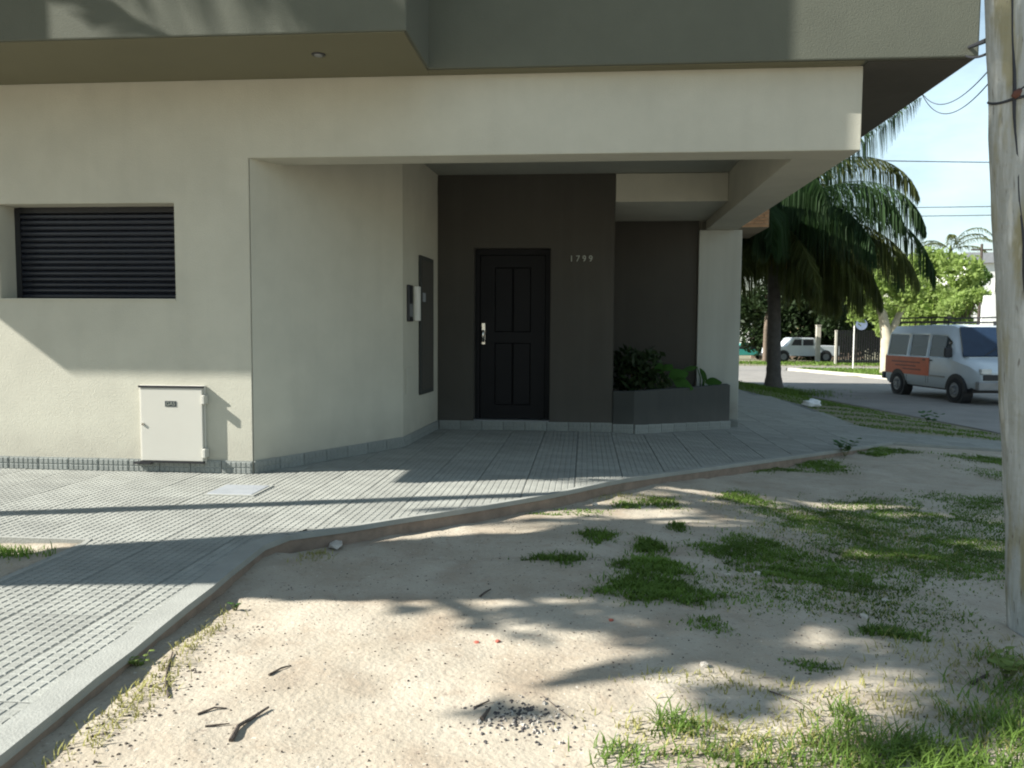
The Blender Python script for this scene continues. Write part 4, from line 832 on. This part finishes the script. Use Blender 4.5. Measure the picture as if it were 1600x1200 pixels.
# foreground tufts with long blades, lower right
for k, (cx, cy, rx, ry, n, h) in enumerate([(1.05, 2.60, .26, .16, 1300, .085), (.80, 2.52, .2, .12, 500, .06), (.33, 2.66, .10, .10, 300, .075), (.50, 2.45, .22, .12, 500, .05), (1.52, 2.85, .22, .20, 1000, .08), (1.75, 3.15, .22, .2, 800, .08), (1.35, 2.5, .3, .15, 900, .08), (1.80, 3.52, .12, .1, 300, .06), (.14, 2.45, .12, .08, 200, .06), (.92, 2.85, .06, .06, 120, .07), (2.1, 3.3, .25, .25, 600, .07)]):
    Q += blades(ell(cx, cy, rx, ry), int(n*.6), h*.8, .006, 200+k, lean=1.3)
for k, (cx, cy, rx, ry, n, h) in enumerate([(.55, 2.62, .40, .22, 1100, .03), (-1.55, 2.6, .08, .45, 420, .03), (-1.60, 3.2, .07, .35, 200, .03), (1.3, 2.9, .5, .3, 700, .04), (1.8, 3.5, .5, .3, 600, .04), (2.0, 5.8, 1.0, .9, 1800, .03), (1.3, 4.4, .6, .5, 700, .025), (.3, 6.6, .4, .2, 300, .03), (-1.55, 4.55, .1, .15, 150, .03), (.6, 3.05, .35, .12, 250, .03)]):
    QD += blades(ell(cx, cy, rx, ry), n, h, .005, 300+k, lean=1.1)
# left patch
def rectreg(x0, x1, y0, y1): return lambda rg: (rg.uniform(x0, x1), rg.uniform(y0, y1))
Q += blades(ell(-3.35, 4.18, .32, .12), 900, .05, .006, 401); QD += blades(rectreg(-4.4, -2.98, 3.2, 4.35), 500, .03, .005, 402)
# verge between pavement and road: strips of grass with bare wheel tracks between them
def verge(rg):
    y = 12.95+(rg.uniform(0, 1)**1.3)*13; x0 = 4.9 if y < 13.3 else (4.55 if y < 18 else 4.55-.155*(y-18)); x1 = road_x(y)-.25; x = rg.uniform(x0, x1)
    if y < 17.8:
        tr = (x-4.6)*.10+(y-12.95); 
        if (tr % 1.1) < .58 and rg.uniform(0, 1) < .93: return (None, None)
    return x, y
Q += blades(verge, 16000, .035, .016, 500)
Q += blades(ell(5.7, 24.0, 1.2, 2.2), 5000, .12, .018, 501)
tag(quads('grass', Q, 'grass'), 'green grass tufts over the dirt lot and verge', 'grass', kind='stuff')
tag(quads('dry_grass', QD, 'grass_dry'), 'dry yellow grass between the green tufts', 'grass', kind='stuff')
# lawn on the far verge
def farv(rg):
    y = rg.uniform(20, 42); return road_x(y)+7.7+rg.uniform(0, 1)**1.5*8, y
QV = blades(farv, 9000, .12, .05, 510); QV += blades(rectreg(4, 34, 50.8, 58), 6000, .14, .08, 511)
tag(quads('far_lawn', QV, 'grass'), 'sunlit lawn strip beyond the far kerb', 'grass', kind='stuff')

def weed(label, x, y, h, n, seed, m='leaf_pot', z=None, group=None):
    t = thing('weed', label, 'weed', (x, y, ground_z(x, y) if z is None else z), 0, group); rg = random.Random(seed); b = MB(); lb = MB()
    for k in range(n):
        a = rg.uniform(0, 6.28); l = h*rg.uniform(.5, 1); tip = (math.cos(a)*l*.5, math.sin(a)*l*.5, l*.8); b.tube([(0, 0, -.01), tip], [.003, .0015], 4)
        for q in (.5, .8, 1.0): leaf_shape(lb, [c_*q for c_ in tip], (math.cos(a+q*5), math.sin(a+q*5), .4), h*.35, h*.11, .01, (0, 0, 1))
    b.build('stem', 'stem', t); lb.build('leaves', m, t); return t
weed('small bright green weed sprouting at the walkway edge in full sun', -1.70, 2.91, .09, 7, 1, 'leaf_bright', z=-.07)
weed('green weed growing at the pavement edge in the shade on the right', 3.15, 10.0, .28, 9, 2)
weed('leafy weed at the foot of the wooden pole', 1.72, 3.35, .14, 12, 4, 'leaf_bright')
weed('low weed by the brown kerb at the left of the lot', -1.62, 3.60, .06, 6, 5)
weed('tiny lone weed on the shaded verge beside the road', 6.2, 15.0, .35, 6, 6, z=-.45)

# ------------------------------------------------------------------ litter on the dirt
def stick(label, pts, rad, group='twigs lying on the dirt'):
    o = Vector((pts[0][0], pts[0][1], ground_z(*pts[0][:2]))); q = []
    for i, (x, y) in enumerate(pts): q.append((x-o.x, y-o.y, ground_z(x, y)+rad*.5-o.z+(.004 if i % 2 else 0)))
    b = MB(); b.tube(q, [rad*.72*(1-.5*i/(len(q)-1)) for i in range(len(q))], 6); return tag(b.build('stick', 'stick', None, loc=o), label, 'stick', group)
stick('bent dark twig pointing up the picture near the walkway edge', [(-1.45, 2.67), (-1.51, 2.76), (-1.56, 2.86), (-1.62, 3.02)], .008)
stick('straight dark twig on the sunlit dirt right of the bent one', [(-1.16, 2.86), (-1.14, 2.93), (-1.12, 2.98)], .007)
stick('thick forked dark stick at the bottom of the dirt', [(-1.11, 2.42), (-1.12, 2.50), (-1.10, 2.56), (-1.07, 2.63)], .012)
stick('short twig left of the thick forked stick', [(-1.29, 2.56), (-1.25, 2.60), (-1.21, 2.61)], .007)
stick('thin short twig below the short one', [(-1.23, 2.49), (-1.16, 2.52)], .006)
stick('small twig above the charred patch', [(-.37, 2.74), (-.32, 2.78)], .007)
stick('short thick twig stub beside the charred patch', [(-.33, 2.64), (-.31, 2.72)], .011)
stick('twig lying in the shade near the grass tufts', [(-.50, 3.92), (-.48, 3.98), (-.46, 4.04)], .008)
stick('dark twig close to the foot of the pole', [(1.55, 3.28), (1.66, 3.38)], .011)
stick('long dry stalk leaning over the lower grass', [(.70, 3.02), (.78, 2.92), (.84, 2.80)], .004)
stick('pale thin stalk right of the charred patch', [(-.13, 2.83), (-.03, 2.68)], .003)
def stone_mesh(seed, m):
    rg = np.random.default_rng(seed); bm = bmesh.new(); bmesh.ops.create_icosphere(bm, subdivisions=1, radius=1)
    for v_ in bm.verts: v_.co = Vector((v_.co.x*rg.uniform(.7, 1.2), v_.co.y*rg.uniform(.7, 1.2), v_.co.z*rg.uniform(.35, .7)))
    me_ = bpy.data.meshes.new('stone'); bm.to_mesh(me_); bm.free(); me_.materials.append(M[m]); return me_
sm_ = [stone_mesh(i, 'stone') for i in range(5)]
def stone(x, y, s, label, m=None, name='stone', cat='stone', group=None, sc=(1, 1, 1)):
    me_ = sm_[int(abs(x*97)) % 5] if m is None else stone_mesh(int(abs(x*97)), m); o = link(name, me_, None, None, (x, y, ground_z(x, y)+s*.25)); o.scale = (s*sc[0], s*sc[1], s*sc[2]); o.rotation_euler = (0, 0, x*7); return tag(o, label, cat, group)
stone(-1.52, 4.84, .07, 'pale broken concrete chunk against the brown kerb', None, 'concrete_chunk', 'rubble', sc=(1.6, .8, .7))
for i, (x, y, s, lb) in enumerate([(.49, 3.20, .022, 'white flake of rubbish on the dirt below the middle weeds'), (1.39, 4.05, .025, 'pale stone in the shaded dirt left of the pole'), (.80, 4.45, .022, 'whitish stone right of the large grass tuft'), (.98, 4.55, .024, 'second whitish stone further right of the large tuft'), (1.6, 4.35, .022, 'small pale stone in the shade near the pole'), (.10, 6.25, .03, 'pale stone lying on the kerb corner of the dirt')]): stone(x, y, s, lb)
for i, (x, y, lb) in enumerate([(-.44, 3.34, 'left red brick fragment in the frond shadow'), (-.35, 3.34, 'right red brick fragment in the frond shadow'), (.14, 3.65, 'dark red scrap below the large grass tuft')]): stone(x, y, .014, lb, 'red_bit', 'brick_fragment', 'rubble', 'red fragments on the dirt')
# charred patch with ash and rubble
b = MB(); rg = random.Random(3)
def bit(b, x, y, s):
    z = ground_z(x, y); a = rg.uniform(0, 3); ca, sa = math.cos(a)*s, math.sin(a)*s; hh = s*.6; b.add([(x-ca, y-sa, z-.002), (x+sa, y-ca, z-.002), (x+ca, y+sa, z-.002), (x-sa, y+ca, z-.002), (x-ca*.5, y-sa*.6, z+hh), (x+sa*.6, y-ca*.4, z+hh*.8), (x+ca*.5, y+sa*.5, z+hh), (x-sa*.4, y+ca*.6, z+hh*.7)], [(4, 5, 6, 7), (0, 1, 5, 4), (1, 2, 6, 5), (2, 3, 7, 6), (3, 0, 4, 7)])
for _ in range(200): bit(b, rg.gauss(-.20, .09), rg.gauss(2.67, .07), rg.uniform(.003, .010))
tag(b.build('ash_rubble', 'char'), 'dark charred rubble in the small burnt patch', 'rubble', kind='stuff')
b = MB()
for _ in range(110): bit(b, rg.gauss(-.16, .09), rg.gauss(2.66, .06), rg.uniform(.003, .011))
for _ in range(1500): bit(b, rg.uniform(-1.6, 3), 2.0+rg.uniform(0, 1)**1.5*5, rg.uniform(.0015, .006))
tag(b.build('pebbles', 'stone'), 'pale grit and pebbles scattered over the dirt', 'gravel', kind='stuff')
b = MB()
for _ in range(4200): bit(b, rg.uniform(-1.6, 3), 2.0+rg.uniform(0, 1)**1.4*5, rg.uniform(.0015, .006))
for _ in range(160): bit(b, -1.60+rg.uniform(0, .2), rg.uniform(2.2, 3.4), rg.uniform(.003, .008))
tag(b.build('leaf_litter', 'stick'), 'dark crumbs of bark and leaf litter over the dirt', 'litter', kind='stuff')
# white bag on the verge
bm = bmesh.new(); bmesh.ops.create_icosphere(bm, subdivisions=3, radius=1)
for v_ in bm.verts:
    k = 1+.22*math.sin(5*v_.co.x+3*v_.co.y)+.15*math.sin(9*v_.co.z+4*v_.co.x); v_.co = Vector((v_.co.x*k*.17, v_.co.y*k*.12, max(-.05, v_.co.z*k*.095)))
me = bpy.data.meshes.new('plastic_bag'); bm.to_mesh(me); bm.free(); me.shade_smooth(); o = link('plastic_bag', me, 'plastic_white', None, (4.75, 17.3, ground_z(4.75, 17.3)+.06)); tag(o, 'crumpled white plastic bag on the grass verge', 'bag')
